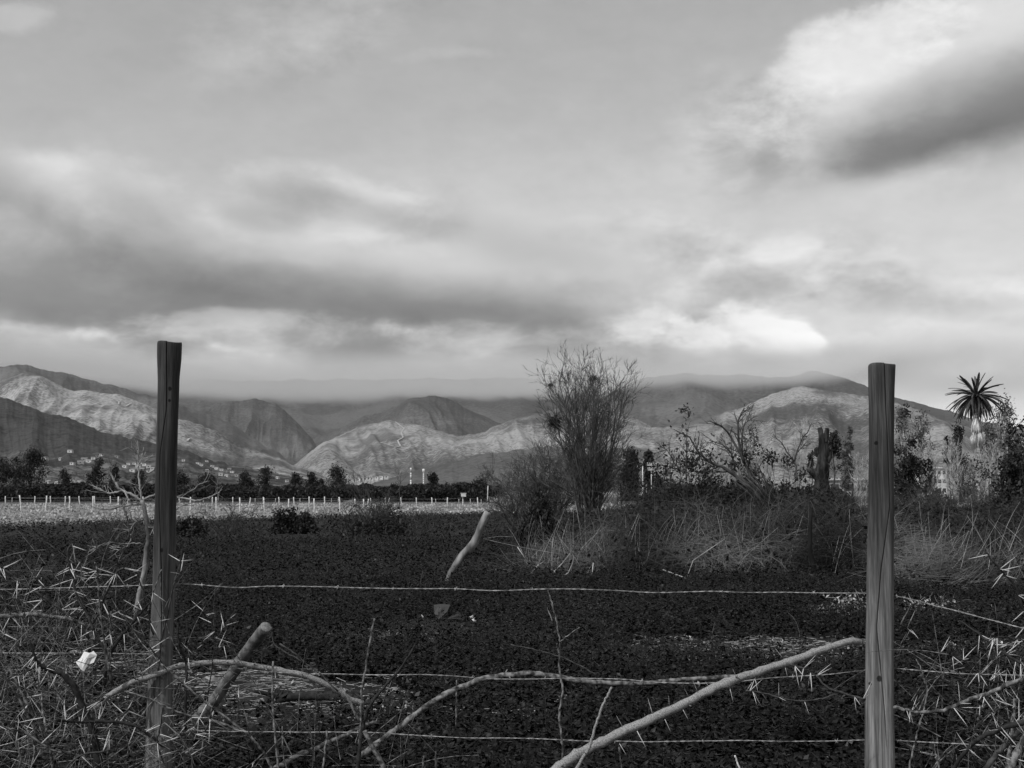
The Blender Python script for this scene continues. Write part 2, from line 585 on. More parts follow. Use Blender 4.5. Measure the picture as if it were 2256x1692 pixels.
def hill(sil, Df, Dr, mat, seed, expo=1.3, soft=0.0, spur=.16, spur_px=70, fuzz=0.0, lean=0.0, nx=520, nt=60, back=.5):
    """a hill whose crest follows the skyline sil (photo pixels) at distance Dr and whose foot lies at Df"""
    sx = np.array([p[0] for p in sil], float)
    sy = np.array([p[1] for p in sil], float)
    px = np.linspace(sx[0], sx[-1], nx)
    py = np.interp(px, sx, sy)
    k = np.ones(9) / 9
    py = np.convolve(np.pad(py, 4, mode='edge'), k, 'valid')
    py = py + (fbm(px / 38.0, px * 0 + seed, 4, seed + 5, .6) - .5) * 11 * np.clip((HOR - py) / 60, 0, 1)
    zr = np.maximum(EYE + (HOR - py) / F_PX * Dr * 1.003, 0)
    tt = np.concatenate([np.linspace(0, 1, nt), 1 + np.linspace(.04, back, 12)])
    T, U = np.meshgrid(tt, px, indexing='ij')
    ZR = np.broadcast_to(zr, T.shape)
    D = Df + (Dr - Df) * T
    prof = np.where(T <= 1, np.clip(T, 0, 1) ** expo, np.clip(1 - ((T - 1) / back) ** 1.3, 0, 1))
    env = np.clip(4 * T * (1 - T), 0, 1) ** .8
    u = U / spur_px + lean * T + (fbm(U / spur_px * .7, T * 1.5, 2, seed + 30) - .5) * .6
    rd = .7 * ridged(u, T * .8 + seed, 2, seed) + .3 * ridged(u * 2.3 + T * 1.5, T * 2.2 + seed, 3, seed + 50)
    sf = .62 + (fbm(U / (spur_px * 1.25) - lean * T * .5, T * 1.7 + seed, 3, seed + 70, .42) - .5) * 1.5
    rd = rd * (1 - soft) + sf * soft
    z = ZR * prof + ZR * spur * (rd - .62) * env * 2
    if fuzz:
        z = z + fuzz * (fbm(U / 11.0, T * 70, 3, seed + 9) - .2) * np.clip(T * 8, 0, 1)
    z = np.where(T <= 0, -3, np.maximum(z, -2))
    z = np.where(T >= 1 + back - 1e-6, -3, z)
    X = (U - CX) / F_PX * D * 1.003
    V = np.stack([X, D, z], -1)
    g = G()
    r, c = T.shape
    i = np.arange(r - 1)[:, None] * c
    j = np.arange(c - 1)[None, :]
    q = np.stack([i + j, i + j + 1, i + c + j + 1, i + c + j], -1).reshape(-1, 4)
    g.add(V.reshape(-1, 3), q)
    o = g.build('hill', mat)
    tag(o, kind='structure')
    return o, BVHTree.FromPolygons(V.reshape(-1, 3).tolist(), q.tolist())


def on_hill(b, px, py):
    d = ray(px, py).normalized()
    h = b.ray_cast(Vector((0, 0, EYE)), d)
    return h[0]


m_dark = hill_mat('evergreen_scrub', .018, .06, 11, 0, 5, 62)
m_far = hill_mat('far_scrub', .05, .12, 18, .3, 8, shade_patch=.5)  # low scrub tone puts cloud shadow into the far mountains' colour
m_lit = hill_mat('dry_scrub', .06, .34, 9, .25, 6, shade_patch=.7)
m_mid = hill_mat('thin_scrub', .065, .29, 12, .25, 6, shade_patch=.7)
m_rdark = hill_mat('cloud_shaded_scrub', .06, .11, 14, .1, 5)  # scrub darkened so its colour holds the cloud shadow on this hill
m_right = hill_mat('right_dry_scrub', .07, .30, 9, .15, 6, shade_patch=.75)

# back mountain under the cloud, crest inside the cloud bank
hb, bvh_b = hill([(-500, 760), (-100, 775), (76, 812), (152, 824), (217, 834), (330, 842), (420, 838), (700, 836), (1000, 834), (1300, 836), (1500, 842), (1750, 900), (2000, 1000), (2300, 1060)],
                 5200, 8600, m_far, 3, 1.0, soft=.5, spur=.18, spur_px=170, lean=.8, nx=420)
# folded spurs in front of the back mountain
m_spur = hill_mat('spur_scrub', .05, .13, 12, .35, 8, shade_patch=.5)
h3, bvh_3 = hill([(-500, 830), (-100, 812), (60, 806), (76, 812), (152, 826), (217, 840), (271, 854), (330, 874), (400, 893), (470, 915), (540, 950), (600, 984), (650, 1012), (700, 1040), (760, 1079)], 3600, 5900, m_spur, 83, 1.0, soft=.5, spur=.22, spur_px=90, lean=-1.2, nx=420)
h4, bvh_4 = hill([(600, 1079), (664, 1014), (720, 968), (770, 935), (812, 915), (850, 905), (900, 880), (960, 872), (1010, 890), (1060, 915), (1110, 935), (1180, 960), (1280, 1000), (1420, 1060)], 4600, 6300, m_spur, 87, .95, soft=.4, spur=.24, spur_px=100, lean=.8, nx=420)
h5, bvh_5 = hill([(380, 1000), (440, 905), (500, 886), (560, 878), (610, 893), (650, 925), (690, 968), (740, 1020), (800, 1075)], 5000, 6500, m_spur, 89, .95, soft=.5, spur=.22, lean=-.9, spur_px=70, nx=360)
# right mountain, lower right slope against the sky
hr, bvh_r = hill([(1150, 1010), (1240, 908), (1321, 880), (1400, 838), (1497, 826), (1650, 828), (1740, 830), (1790, 818), (1815, 822), (1840, 828), (1880, 842), (1913, 855), (1970, 876), (2030, 890), (2089, 906), (2170, 930), (2300, 955), (2700, 1000)],
                 4300, 6800, m_far, 17, 1.05, soft=.6, spur=.2, spur_px=150, lean=-.8, nx=420)
# spur left of the centre valley, low and lit
hc, bvh_c = hill([(560, 1081), (640, 1030), (664, 1013), (702, 989), (740, 965), (790, 942), (840, 930), (867, 927), (889, 935), (930, 940), (970, 952), (1011, 964), (1052, 955), (1092, 941), (1150, 920), (1240, 900), (1330, 888), (1420, 930), (1520, 990), (1700, 1060)],
                 3300, 5200, m_mid, 29, 1.1, soft=.5, spur=.30, spur_px=90, lean=.7, nx=460, nt=90)
hq, bvh_q = hill([(1250, 1060), (1330, 960), (1397, 936), (1457, 944), (1497, 936), (1565, 918), (1650, 890), (1700, 866), (1758, 852), (1800, 860), (1860, 868), (1913, 876), (1980, 890), (2060, 920), (2150, 950), (2300, 985), (2700, 1020)],
                 2300, 3900, m_right, 41, 1.05, soft=.55, spur=.27, spur_px=105, lean=-.6, nx=460, nt=90)
# lit ridge on the left
hl, bvh_l = hill([(-500, 800), (-120, 838), (0, 843), (16, 832), (54, 821), (81, 825), (114, 844), (152, 860), (190, 863), (222, 865), (258, 868), (298, 884), (339, 901), (393, 922), (434, 933), (475, 950), (515, 971), (569, 996), (600, 1006), (640, 1020), (700, 1040), (790, 1075)],
                 2300, 3900, m_lit, 53, 1.15, soft=.55, spur=.24, spur_px=95, lean=-1.6, nx=520, nt=90)
# low dark spurs near the valley mouth
hd2, bvh_d2 = hill([(780, 1079), (884, 1048), (970, 1027), (1038, 1007), (1092, 999), (1150, 990), (1230, 985), (1320, 1010), (1420, 1050), (1560, 1079)],
                   1700, 2500, m_rdark, 61, 1.0, soft=.5, spur=.12, spur_px=60, fuzz=2.5)
hd, bvh_d = hill([(-500, 840), (-150, 862), (0, 878), (40, 890), (80, 902), (110, 915), (150, 923), (185, 935), (212, 946), (244, 958), (280, 964), (340, 976), (400, 992), (430, 1003), (470, 1015), (510, 1025), (560, 1033), (620, 1047), (700, 1062), (800, 1079)],
                 700, 2300, m_dark, 71, 1.9, soft=.4, spur=.13, spur_px=100, fuzz=3.5, nx=900)

# trails cut into the scrub
m_trail = gmat('bare_soil', .30, .42, .05, .95)


def trail(bvh, pts, w):
    g = G()
    pp = []
    for (a, b) in zip(pts[:-1], pts[1:]):
        for s in np.linspace(0, 1, 8, endpoint=False):
            h = on_hill(bvh, a[0] + (b[0] - a[0]) * s, a[1] + (b[1] - a[1]) * s)
            if h: pp.append(h)
    if len(pp) < 3: return
    p = np.array([tuple(v) for v in pp])
    t = np.gradient(p, axis=0)
    side = np.cross(t, [0, 0, 1.0])
    side /= np.maximum(np.linalg.norm(side, axis=1, keepdims=True), 1e-6)
    up = np.array([0, -1.5, 2.5])
    V = np.concatenate([p - side * w + up, p + side * w + up])
    n = len(p)
    i = np.arange(n - 1)
    g.add(V, np.stack([i, i + 1, i + n + 1, i + n], -1))
    tag(g.build('path', m_trail), kind='structure')


trail(bvh_c, [(838, 976), (872, 986)], 3.2)
trail(bvh_c, [(868, 928), (890, 945), (884, 955), (888, 965), (876, 972), (882, 984), (872, 986)], 2.6)
trail(bvh_l, [(231, 872), (250, 880), (262, 886), (262, 893)], 1.8)
trail(bvh_l, [(278, 896), (292, 888)], 1.8)
trail(bvh_l, [(400, 960), (418, 966), (412, 974)], 2.6)

# ================================================================== village on the left slope
m_wall = gmat('whitewashed_wall', .40, .55, .4, .85)
m_wall2 = gmat('grey_plaster_wall', .18, .28, .4, .85)
m_roof = gmat('tin_roof', .22, .42, .5, .6)
m_glass = gmat('dark_window', .03, .05, 1, .2)
ORD = ['first', 'second', 'third', 'fourth', 'fifth', 'sixth', 'seventh', 'eighth', 'ninth', 'tenth', 'eleventh', 'twelfth', 'thirteenth', 'fourteenth', 'fifteenth',
       'sixteenth', 'seventeenth', 'eighteenth', 'nineteenth', 'twentieth', 'twenty-first', 'twenty-second', 'twenty-third', 'twenty-fourth', 'twenty-fifth', 'twenty-sixth', 'twenty-seventh', 'twenty-eighth',
       'twenty-ninth', 'thirtieth']
rs = np.random.default_rng(11)


def house(pos, w, h, d, yaw, wall, label, group, flat=False):
    r = empty('house', pos, label, 'house', group)
    r.rotation_euler = (0, 0, yaw)
    g = G()
    box(g, (-w / 2, -d / 2, -1.2), (w / 2, d / 2, h))
    g.build('wall', wall, r, False, loc=(0, 0, 0))
    g = G()
    o = .35
    if flat:
        box(g, (-w / 2 - o, -d / 2 - o, h + .01), (w / 2 + o, d / 2 + o, h + .35))
    else:
        rh = d * .16
        V = [(-w / 2 - o, -d / 2 - o, h + .01), (w / 2 + o, -d / 2 - o, h + .01), (w / 2 + o, d / 2 + o, h + .01), (-w / 2 - o, d / 2 + o, h + .01),
             (-w / 2 - o, 0, h + rh), (w / 2 + o, 0, h + rh)]
        g.add(V, [(0, 1, 5, 4), (2, 3, 4, 5), (0, 3, 2, 1)])
        g.add(V, [(0, 4, 3), (1, 2, 5)])
    g.build('roof', m_roof, r, False, loc=(0, 0, 0))
    n = max(1, int(w / 4))
    for k in range(n):
        cx = -w / 2 + (k + .5) * w / n
        g = G()
        box(g, (cx - .6, -d / 2 - .06, h * .35), (cx + .6, -d / 2 - .004, h * .75))
        g.build('window', m_glass, r, False, loc=(0, 0, 0))
    return r


rows = [
    ('high on the bare slope above the village', [(155, 997, 12), (92, 1013, 8), (101, 1013, 9), (134, 1014, 6)]),
    ('in the upper row of the village', [(160, 1024, 10), (178, 1022, 16), (186, 1015, 15), (196, 1019, 14), (206, 1012, 10), (215, 1008, 9), (224, 1005, 8), (258, 1009, 9)]),
    ('in the middle row of the village', [(276, 1031, 12), (285, 1025, 11), (297, 1024, 10), (304, 1030, 12), (312, 1023, 9), (320, 1026, 11), (327, 1031, 12), (292, 1040, 14), (312, 1038, 13), (328, 1041, 12), (336, 1036, 9)]),
    ('in the village right of the tall post', [(404, 1016, 8), (437, 1023, 9), (444, 1027, 8), (456, 1018, 7), (468, 1030, 9), (478, 1034, 10), (488, 1038, 9), (496, 1040, 10), (505, 1036, 9), (512, 1042, 9), (456, 1040, 8), (486, 1048, 10), (500, 1051, 9), (523, 1050, 10)]),
    ('along the foot of the dark hill', [(108, 1068, 10), (128, 1070, 10), (162, 1066, 12), (176, 1068, 11), (585, 1050, 7), (612, 1055, 7), (632, 1062, 7), (660, 1062, 7)]),
]
for where, lst in rows:
    for k, (hx, hy, hw) in enumerate(sorted(lst)):
        h = on_hill(bvh_d, hx, hy)
        if h is None:
            h = P(hx, hy, 900)
            h = Vector((h.x, h.y, h.z))
        wm = hw / F_PX * h.y
        white = rs.random() < .75
        house(h, wm * .85, 2.3 + .05 * wm, max(5, wm * .5), rs.uniform(-.4, .4), m_wall if white else m_wall2,
              f"{ORD[k]} {'white' if white else 'grey'} house from the left {where}", 'small houses of the hillside village', rs.random() < .3)

# bright specks of a farther hamlet in the valley mouth
for k, hx in enumerate((770, 781, 792, 803, 812, 821, 830, 842, 850)):
    p = P(hx, 1062 - (hx - 770) * .1, 1450)
    house(p, 4.5, 3, 5, rs.uniform(-.5, .5), m_wall, f'{ORD[k]} white house from the left in the distant valley hamlet', 'houses of the valley hamlet', True)


# ================================================================== pale field: low clumps of dry leaves, and its fence
m_fieldgrass = gmat('dry_field_plants', .16, .50, .35, .9, contrast=(.3, .7), trans=.25)
m_weed = gmat('dark_weed_leaf', .004, .044, 22.0, .5, contrast=(.48, .82), spec=.22)
_t = m_weed.node_tree
_b = _t.nodes['Principled BSDF']
_src = _b.inputs['Base Color'].links[0].from_socket
_co = [n for n in _t.nodes if n.type == 'TEX_COORD'][0].outputs['Object']
_k = mth(_t, 'MULTIPLY_ADD', smooth(_t, ntex(_t, _co, .55, 4, .6), .3, .7), 1.5, .45)
_m = nd(_t, 'ShaderNodeMix', data_type='RGBA', blend_type='MULTIPLY')
_m.inputs['Factor'].default_value = 1.0
lk(_t, _src, _m.inputs[6])
_c = nd(_t, 'ShaderNodeCombineColor')
for _i in range(3): lk(_t, _k, _c.inputs[_i])
lk(_t, _c.outputs[0], _m.inputs[7])
lk(_t, _m.outputs[2], _b.inputs['Base Color'])
m_weed_far = gmat('dark_weed_leaf_far', .010, .045, .8, .7, contrast=(.3, .75), spec=.15)
m_straw = gmat('straw', .12, .46, 3.0, .8)
m_white = gmat('white_painted_wood', .36, .62, 6.0, .7)
m_wire = gmat('galvanised_wire', .35, .55, 4.0, .5)


def fan_points(n, y0, y1, rng, half=.44):
    """points spread evenly over the ground seen between two distances"""
    y = np.sqrt(rng.uniform(y0 ** 2, y1 ** 2, n))
    x = rng.uniform(-half, half, n) * y
    return x, y


def field_clumps():
    rng = np.random.default_rng(21)
    g = G()
    for n, y0, y1, size in ((26000, 42, 75, .15), (34000, 75, 132, .17)):
        x, y = fan_points(n, y0, y1, rng, .46)
        k = (y > field_edge(x) + (fbm(x * .25, y * .25, 3, 4) - .5) * 16 + 1.5)
        k &= fbm(x * .5, y * .35, 3, 8) > rng.uniform(.25, .6, n)
        x, y = x[k], y[k]
        z = ground_z(x, y) + rng.uniform(.01, .13, len(x))
        g.leaves(np.stack([x, y, z], 1), size, rng, .8, droop=(0, 0, .25))
    tag(g.build('field_plants', m_fieldgrass), 'pale dry low plants covering the sunlit far field', 'field plants', kind='stuff')


field_clumps()

# posts: photo pixel of the foot and of the top
near_row = [(48, 1128, 43, 1091), (101, 1129, 103, 1092), (154, 1127, 153, 1093), (206, 1128, 205, 1093), (261, 1131, 261, 1094), (420, 1134, 420, 1095), (477, 1130, 476, 1095),
            (530, 1131, 528, 1096), (583, 1128, 581, 1096), (637, 1127, 636, 1099), (693, 1131, 692, 1098), (749, 1133, 747, 1095), (802, 1133, 801, 1099), (858, 1133, 857, 1097)]
far_row = [(12, 1112, 12, 1093), (77, 1112, 77, 1093), (112, 1112, 111, 1093), (144, 1112, 144, 1093), (176, 1113, 174, 1093), (209, 1113, 208, 1093), (244, 1113, 243, 1093), (282, 1113, 281, 1094), (316, 1113, 315, 1094), (395, 1113, 395, 1094), (468, 1113, 468, 1094),
           (513, 1114, 513, 1095), (549, 1116, 552, 1096), (580, 1113, 580, 1095), (615, 1114, 614, 1095), (648, 1116, 647, 1095), (682, 1117, 681, 1094), (716, 1117, 715, 1094), (783, 1117, 782, 1099), (811, 1118, 812, 1099), (817, 1109, 816, 1097), (850, 1113, 849, 1095), (884, 1116, 883, 1096), (918, 1115, 917, 1096), (953, 1116, 951, 1096), (986, 1117, 986, 1096), (1021, 1116, 1019, 1092), (1053, 1116, 1052, 1096)]
thin_row = [(26, 1106, 27, 1096), (448, 1106, 448, 1097), (562, 1106, 562, 1098), (607, 1106, 607, 1098), (661, 1106, 661, 1098), (730, 1106, 730, 1098), (745, 1106, 745, 1099), (960, 1108, 960, 1099), (1011, 1110, 1011, 1099), (1036, 1110, 1036, 1099), (1060, 1110, 1060, 1100)]


def field_post(fx, fy, tx, ty, r, label, group, rng):
    D = EYE * F_PX / (fy - HOR)
    a, b = P(fx, fy, D), P(tx, ty, D)
    g = G()
    n = 5
    pts = [a + (b - a) * t + Vector((rng.normal() * r * .25, 0, 0)) * (0 < t < 1) for t in np.linspace(-.12, 1, n)]
    g.tube([tuple(p) for p in pts], np.linspace(r * 1.1, r * .9, n), 6)
    tag(g.build('fence_post', m_white, loc=tuple(a)), label, 'fence post', group)
    return a, b


rng = np.random.default_rng(5)
tops = {}
for nm, lst, rad, grp, desc in (('near', near_row, .046, 'white posts of the nearer field fence', 'white wooden post, {} from the left in the taller nearer row across the pale field'),
                                ('far', far_row, .054, 'white posts of the farther field fence', 'white wooden post, {} from the left in the shorter farther row before the dark hedge'),
                                ('thin', thin_row, .035, 'thin grey stakes before the hedge', 'thin pale stake, {} from the left in the faint row close to the hedge')):
    L0 = []
    for k, p in enumerate(lst):
        L0.append(field_post(*p, rad, desc.format(ORD[k]), grp, rng))
    tops[nm] = L0
for nm, lab in (('near', 'thin wire strung along the taller nearer row of white posts, {} strand'), ('far', 'thin wire strung along the shorter farther row of white posts, {} strand')):
    for fr, w in ((.82, 'upper'), (.45, 'lower')):
        g = G()
        pts = [tuple(a + (b - a) * fr + Vector((0, .08, 0))) for a, b in sorted(tops[nm], key=lambda q: q[0].x)]
        g.tube(pts, .005, 3)
        tag(g.build('fence_wire', m_wire), lab.format(w), 'wire', 'wires of the field fences')
# small box on one post
bx = P(1021, 1091, tops['far'][26][0].y - .12)
g = G()
box(g, (bx.x - .20, bx.y - .12, bx.z - .12), (bx.x + .22, bx.y + .08, bx.z + .15))
box(g, (bx.x - .24, bx.y - .15, bx.z + .153), (bx.x + .26, bx.y + .11, bx.z + .19))
tag(g.build('meter_box', m_white, smooth=False), 'small white box fixed on top of a field fence post', 'box')

# taller posts right of the tall bare tree
for k, p in enumerate([(1365, 1121, 1364, 1103), (1391, 1121, 1391, 1112)]):
    field_post(*p, .06, ('white post standing in the field right of the tall bare tree', 'short white post seen through the gap right of the tall bare tree')[k], None, rng)
field_post(1074, 1110, 1075, 1070, .06, 'slim pale pole beside the hedge end, left of the bare tree', None, rng)

# ================================================================== leafy trees
m_leafdark = gmat('dark_leaves', .006, .032, .7, .6, contrast=(.3, .7), trans=.15)
m_leafmid = gmat('grey_green_leaves', .04, .13, .6, .6, contrast=(.3, .7), trans=.2)
m_barkdark = gmat('dark_bark', .02, .07, 6.0, .9, stretch=(1, 1, .25), bump=.02)
m_barkpale = gmat('pale_eucalyptus_bark', .16, .42, 1.6, .8, stretch=(1, 1, .4))


def limb(rng, a, b, n=5, wob=.06):
    a, b = np.asarray(a, float), np.asarray(b, float)
    L = np.linalg.norm(b - a)
    t = np.linspace(0, 1, n)[:, None]
    p = a + (b - a) * t
    p[1:-1] += rng.normal(size=(n - 2, 3)) * L * wob
    return p


def leafy_tree(px, D, top, w, label, seed, name='eucalyptus_tree', cat='tree', mat=None, bark=None, stems=2, clumps=22, per=60, leaf=.32, low=.3, shape='euc', group=None, base=None, droop=(0, 0, -.5), rtrunk=None):
    """top: photo row of the tree's top; w: width in photo pixels"""
    rng = np.random.default_rng(seed)
    m = D / F_PX
    H = EYE + (HOR - top) * m
    W2 = w * m * .5
    b0 = P(px, HOR, D)
    bz = 0.0 if base is None else base
    r = empty(name, (b0.x, D, bz), label, cat, group)
    rt = rtrunk or max(.05, H * .016)
    gt, gc = G(), G()
    cent = []
    for k in range(clumps):
        if shape == 'euc':              # ragged, open, heavier high up
            t = low + (1 - low) * rng.beta(1.8, 1.3)
            rad = W2 * (.35 + .65 * math.sin(min(1, (t - low) / (1 - low) * .95 + .12) * math.pi)) * math.sqrt(rng.random())
        elif shape == 'col':            # poplar or cypress column
            t = low + (1 - low) * rng.random()
            rad = W2 * (1 - max(0, (t - .55) / .5) ** 1.5) * math.sqrt(rng.random()) * .8
        else:                           # round bush
            t = low + (1 - low) * rng.beta(1.3, 1.4)
            rad = W2 * math.sqrt(max(0.02, 1 - ((t - .45) / .58) ** 2)) * math.sqrt(rng.random())
        a = rng.uniform(0, 2 * math.pi)
        cent.append((b0.x + rad * math.cos(a), D + rad * math.sin(a) * .8, bz + t * (H - bz)))
    cent = np.array(cent)
    # stems, then a limb to every clump
    st = []
    for k in range(stems):
        top_p = cent[rng.integers(len(cent))] if stems > 1 else np.array([b0.x, D, bz + (H - bz) * .93])
        top_p = np.array([b0.x + (top_p[0] - b0.x) * .6, D + (top_p[1] - D) * .6, bz + (H - bz) * rng.uniform(.75, .95)])
        p = limb(rng, (b0.x + rng.normal() * W2 * .12, D + rng.normal() * W2 * .12, bz - .15), top_p, 7, .018)
        gt.tube(p, np.linspace(rt, rt * .25, 7), 6)
        st.append(p)
    for c in cent:
        p = st[rng.integers(len(st))]
        lowz = p[p[:, 2] < c[2] - .05 * H]
        a = lowz[-1] if len(lowz) else p[1]
        gt.tube(limb(rng, a, c, 4, .07), np.linspace(rt * .3, rt * .08, 4), 4)
    sc = (H - bz)
    for c in cent:
        n = max(6, int(per * rng.uniform(.5, 1.4)))
        s = W2 * rng.uniform(.16, .34) if shape != 'col' else W2 * rng.uniform(.25, .4)
        q = c + rng.normal(size=(n, 3)) * np.array([s, s, s * (1.0 if shape != 'euc' else 1.15)])
        q[:, 2] = np.maximum(q[:, 2], bz + .05)
        gc.leaves(q, leaf, rng, .5, droop=droop)
    gt.build('trunk', bark or m_barkdark, r)
    gc.build('crown', mat or m_leafdark, r)
    return r


DT = 175.0
far_trees = [
    # px, top, width, clumps, stems, label
    (10, 1010, 44, 26, 2, 'dark broad tree cut by the left edge of the photo'),
    (34, 1006, 30, 18, 2, 'dark slim tree between the edge tree and the tallest left tree'),
    (72, 994, 56, 46, 3, 'tallest dark eucalyptus of the left tree group, with two plumed tops'),
    (50, 1030, 40, 20, 2, 'low dark tree under the left side of the tallest left eucalyptus'),
    (142, 1038, 30, 18, 1, 'small pointed dark tree alone in the gap right of the left tree group'),
    (215, 1012, 30, 22, 1, 'lollipop-topped dark tree left of the dead sapling'),
    (250, 1022, 24, 17, 1, 'second dark crown joined to the lollipop-topped tree'),
    (196, 1040, 26, 12, 1, 'low dark tree left of the lollipop-topped tree'),
    (306, 1040, 34, 16, 2, 'dark tree close behind the dead sapling'),
    (394, 1036, 44, 26, 2, 'dark tree half hidden right of the tall left post'),
    (456, 1049, 52, 30, 2, 'wide round dark tree right of the tall left post'),
    (540, 1041, 30, 18, 2, 'dark narrow tree left of the open pale-trunked tree'),
    (584, 1031, 40, 24, 4, 'open dark tree with several upright trunks showing between leaves'),
    (552, 1060, 30, 10, 1, 'low dark bush-like tree between two narrow trees'),
    (651, 1041, 26, 18, 1, 'narrow dark tree with a small topknot'),
    (686, 1039, 28, 20, 1, 'dark bottle-shaped tree right of the topknot tree'),
    (708, 1056, 24, 12, 1, 'low dark tree left of the twin-domed tree'),
    (742, 1027, 50, 40, 2, 'twin-domed dark eucalyptus, highest in the middle of the tree line'),
    (868, 1066, 26, 12, 1, 'small dark tree below the lone bare twig tree'),
    (953, 1040, 24, 20, 1, 'dark tree with a rounded head on a thin neck right of the masts'),
    (1003, 1068, 32, 16, 1, 'low domed dark tree right of the round-headed tree'),
    (1060, 1054, 36, 24, 1, 'dark wind-leaned tree next to the bare tree thicket'),
    (985, 1066, 22, 10, 1, 'low dark tree before the low domed one'),
]
for k, (px, top, w, cl, stn, lab) in enumerate(far_trees):
    leafy_tree(px, DT + (k * 37) % 23, top + 3, w * .95, lab, 100 + k, clumps=cl, stems=stn, per=62, leaf=.27, low=.30, group='dark trees along the hedge line')

# hedge
def hedge():
    rng = np.random.default_rng(33)
    g = G()
    n = 26000
    u = rng.uniform(-60, 1110, n)
    D = 160 + rng.uniform(0, 9, n)
    x = (u - CX) / F_PX * D
    toprow = 1071 + 7 * (fbm(u / 26, u * 0, 4, 2) - .5) * 2 - 4 * np.exp(-((u - 180) / 150) ** 2) + np.where(u > 900, -3, 0)
    H = EYE + (HOR - toprow) / F_PX * D
    z = H * rng.uniform(0, 1, n) ** .8
    g.leaves(np.stack([x, D, z], 1), .42, rng, .6)
    # a dense inner body so that nothing shows through
    us = np.linspace(-70, 1112, 160)
    for dd in (166.0, 170.0):
        xs = (us - CX) / F_PX * dd
        tr = 1073 + 6 * (fbm(us / 26, us * 0, 4, 2) - .5) * 2
        hh = EYE + (HOR - tr) / F_PX * dd
        V = np.concatenate([np.stack([xs, xs * 0 + dd, xs * 0], 1), np.stack([xs, xs * 0 + dd + .6, hh], 1), np.stack([xs, xs * 0 + dd + 2.5, hh * .6], 1), np.stack([xs, xs * 0 + dd + 3, xs * 0], 1)])
        m = len(us)
        i = np.arange(m - 1)
        for s in range(3):
            g.add(V[s * m:(s + 2) * m], np.stack([i, i + 1, i + m + 1, i + m], -1))
    tag(g.build('hedge', m_leafdark), 'long dark hedge closing off the far side of the pale field', 'hedge', kind='stuff')


hedge()

# masts behind the hedge
m_metal = gmat('painted_mast', .5, .7, 1.0, .5)
m_metal_dk = gmat('dark_mast_band', .12, .2, 1.0, .5)


def mast(px, top, foot, D, r, bands, head, label):
    a = P(px, HOR, D)
    H = EYE + (HOR - top) / F_PX * D
    o = empty('mast', (a.x, D, 0), label, 'mast')
    n = 12
    gl, gd = G(), G()
    for k in range(n):
        z0, z1 = H * k / n, H * (k + 1) / n
        (gd if (bands and k % 3 == 1) else gl).tube([(a.x, D, z0), (a.x, D, z1)], r, 6)
    gl.build('pole', m_metal, o)
    if bands: gd.build('band', m_metal_dk, o)
    if head:
        g = G()
        g.tube([(a.x, D, H - .2), (a.x, D, H + .1), (a.x, D, H + .5), (a.x, D, H + .6)], [.18, .3, .3, .15], 8)
        g.build('lamp_head', m_metal, o)


mast(905, 1031, 1080, 300, .20, True, False, 'banded mast, left one of the two masts above the hedge')
mast(933, 1039, 1080, 300, .16, False, True, 'white mast with a round head, right one of the two masts above the hedge')

# bare twig trees poking over the hedge
m_twig = gmat('bare_twig_bark', .02, .075, 5.0, .9)
m_twigpale = gmat('pale_twig_bark', .2, .45, 3.0, .9)


def grow(g, rng, p, d, L, r, depth, cfg):
    """one branch and its children; cfg: list per depth of dict(n, ang, ratio, up, wob, seg)"""
    c = cfg[depth]
    n = c.get('seg', 5)
    pts = [np.array(p, float)]
    d = np.array(d, float)
    d /= np.linalg.norm(d)
    for i in range(n):
        d = d + rng.normal(size=3) * c['wob'] + np.array([0, 0, c['up']])
        d /= np.linalg.norm(d)
        pts.append(pts[-1] + d * L / n)
    rr = np.linspace(r, r * c.get('taper', .35), n + 1)
    (g[depth] if isinstance(g, (list, tuple)) else g).tube(pts, rr, 5 if depth == 0 else (4 if depth == 1 else 3), cap=depth == 0)
    if depth + 1 < len(cfg):
        cn = cfg[depth + 1]
        k = int(round(cn['n'] * rng.uniform(.7, 1.3)))
        for q in range(k):
            t = rng.uniform(cn.get('from', .25), 1.0)
            i = min(n - 1, int(t * n))
            f = t * n - i
            pp = pts[i] * (1 - f) + pts[i + 1] * f
            dd = pts[i + 1] - pts[i]
            dd /= np.linalg.norm(dd)
            ax = rng.normal(size=3)
            ax -= dd * ax.dot(dd)
            ax /= np.linalg.norm(ax)
            an = R(cn['ang']) * rng.uniform(.6, 1.4)
            nd_ = dd * math.cos(an) + ax * math.sin(an)
            grow(g, rng, pp, nd_, L * cn['ratio'] * rng.uniform(.6, 1.3) * (1.15 - .5 * t), max(rr[i] * cn.get('rr', .6), cfg[-1].get('rmin', .003)), depth + 1, cfg)


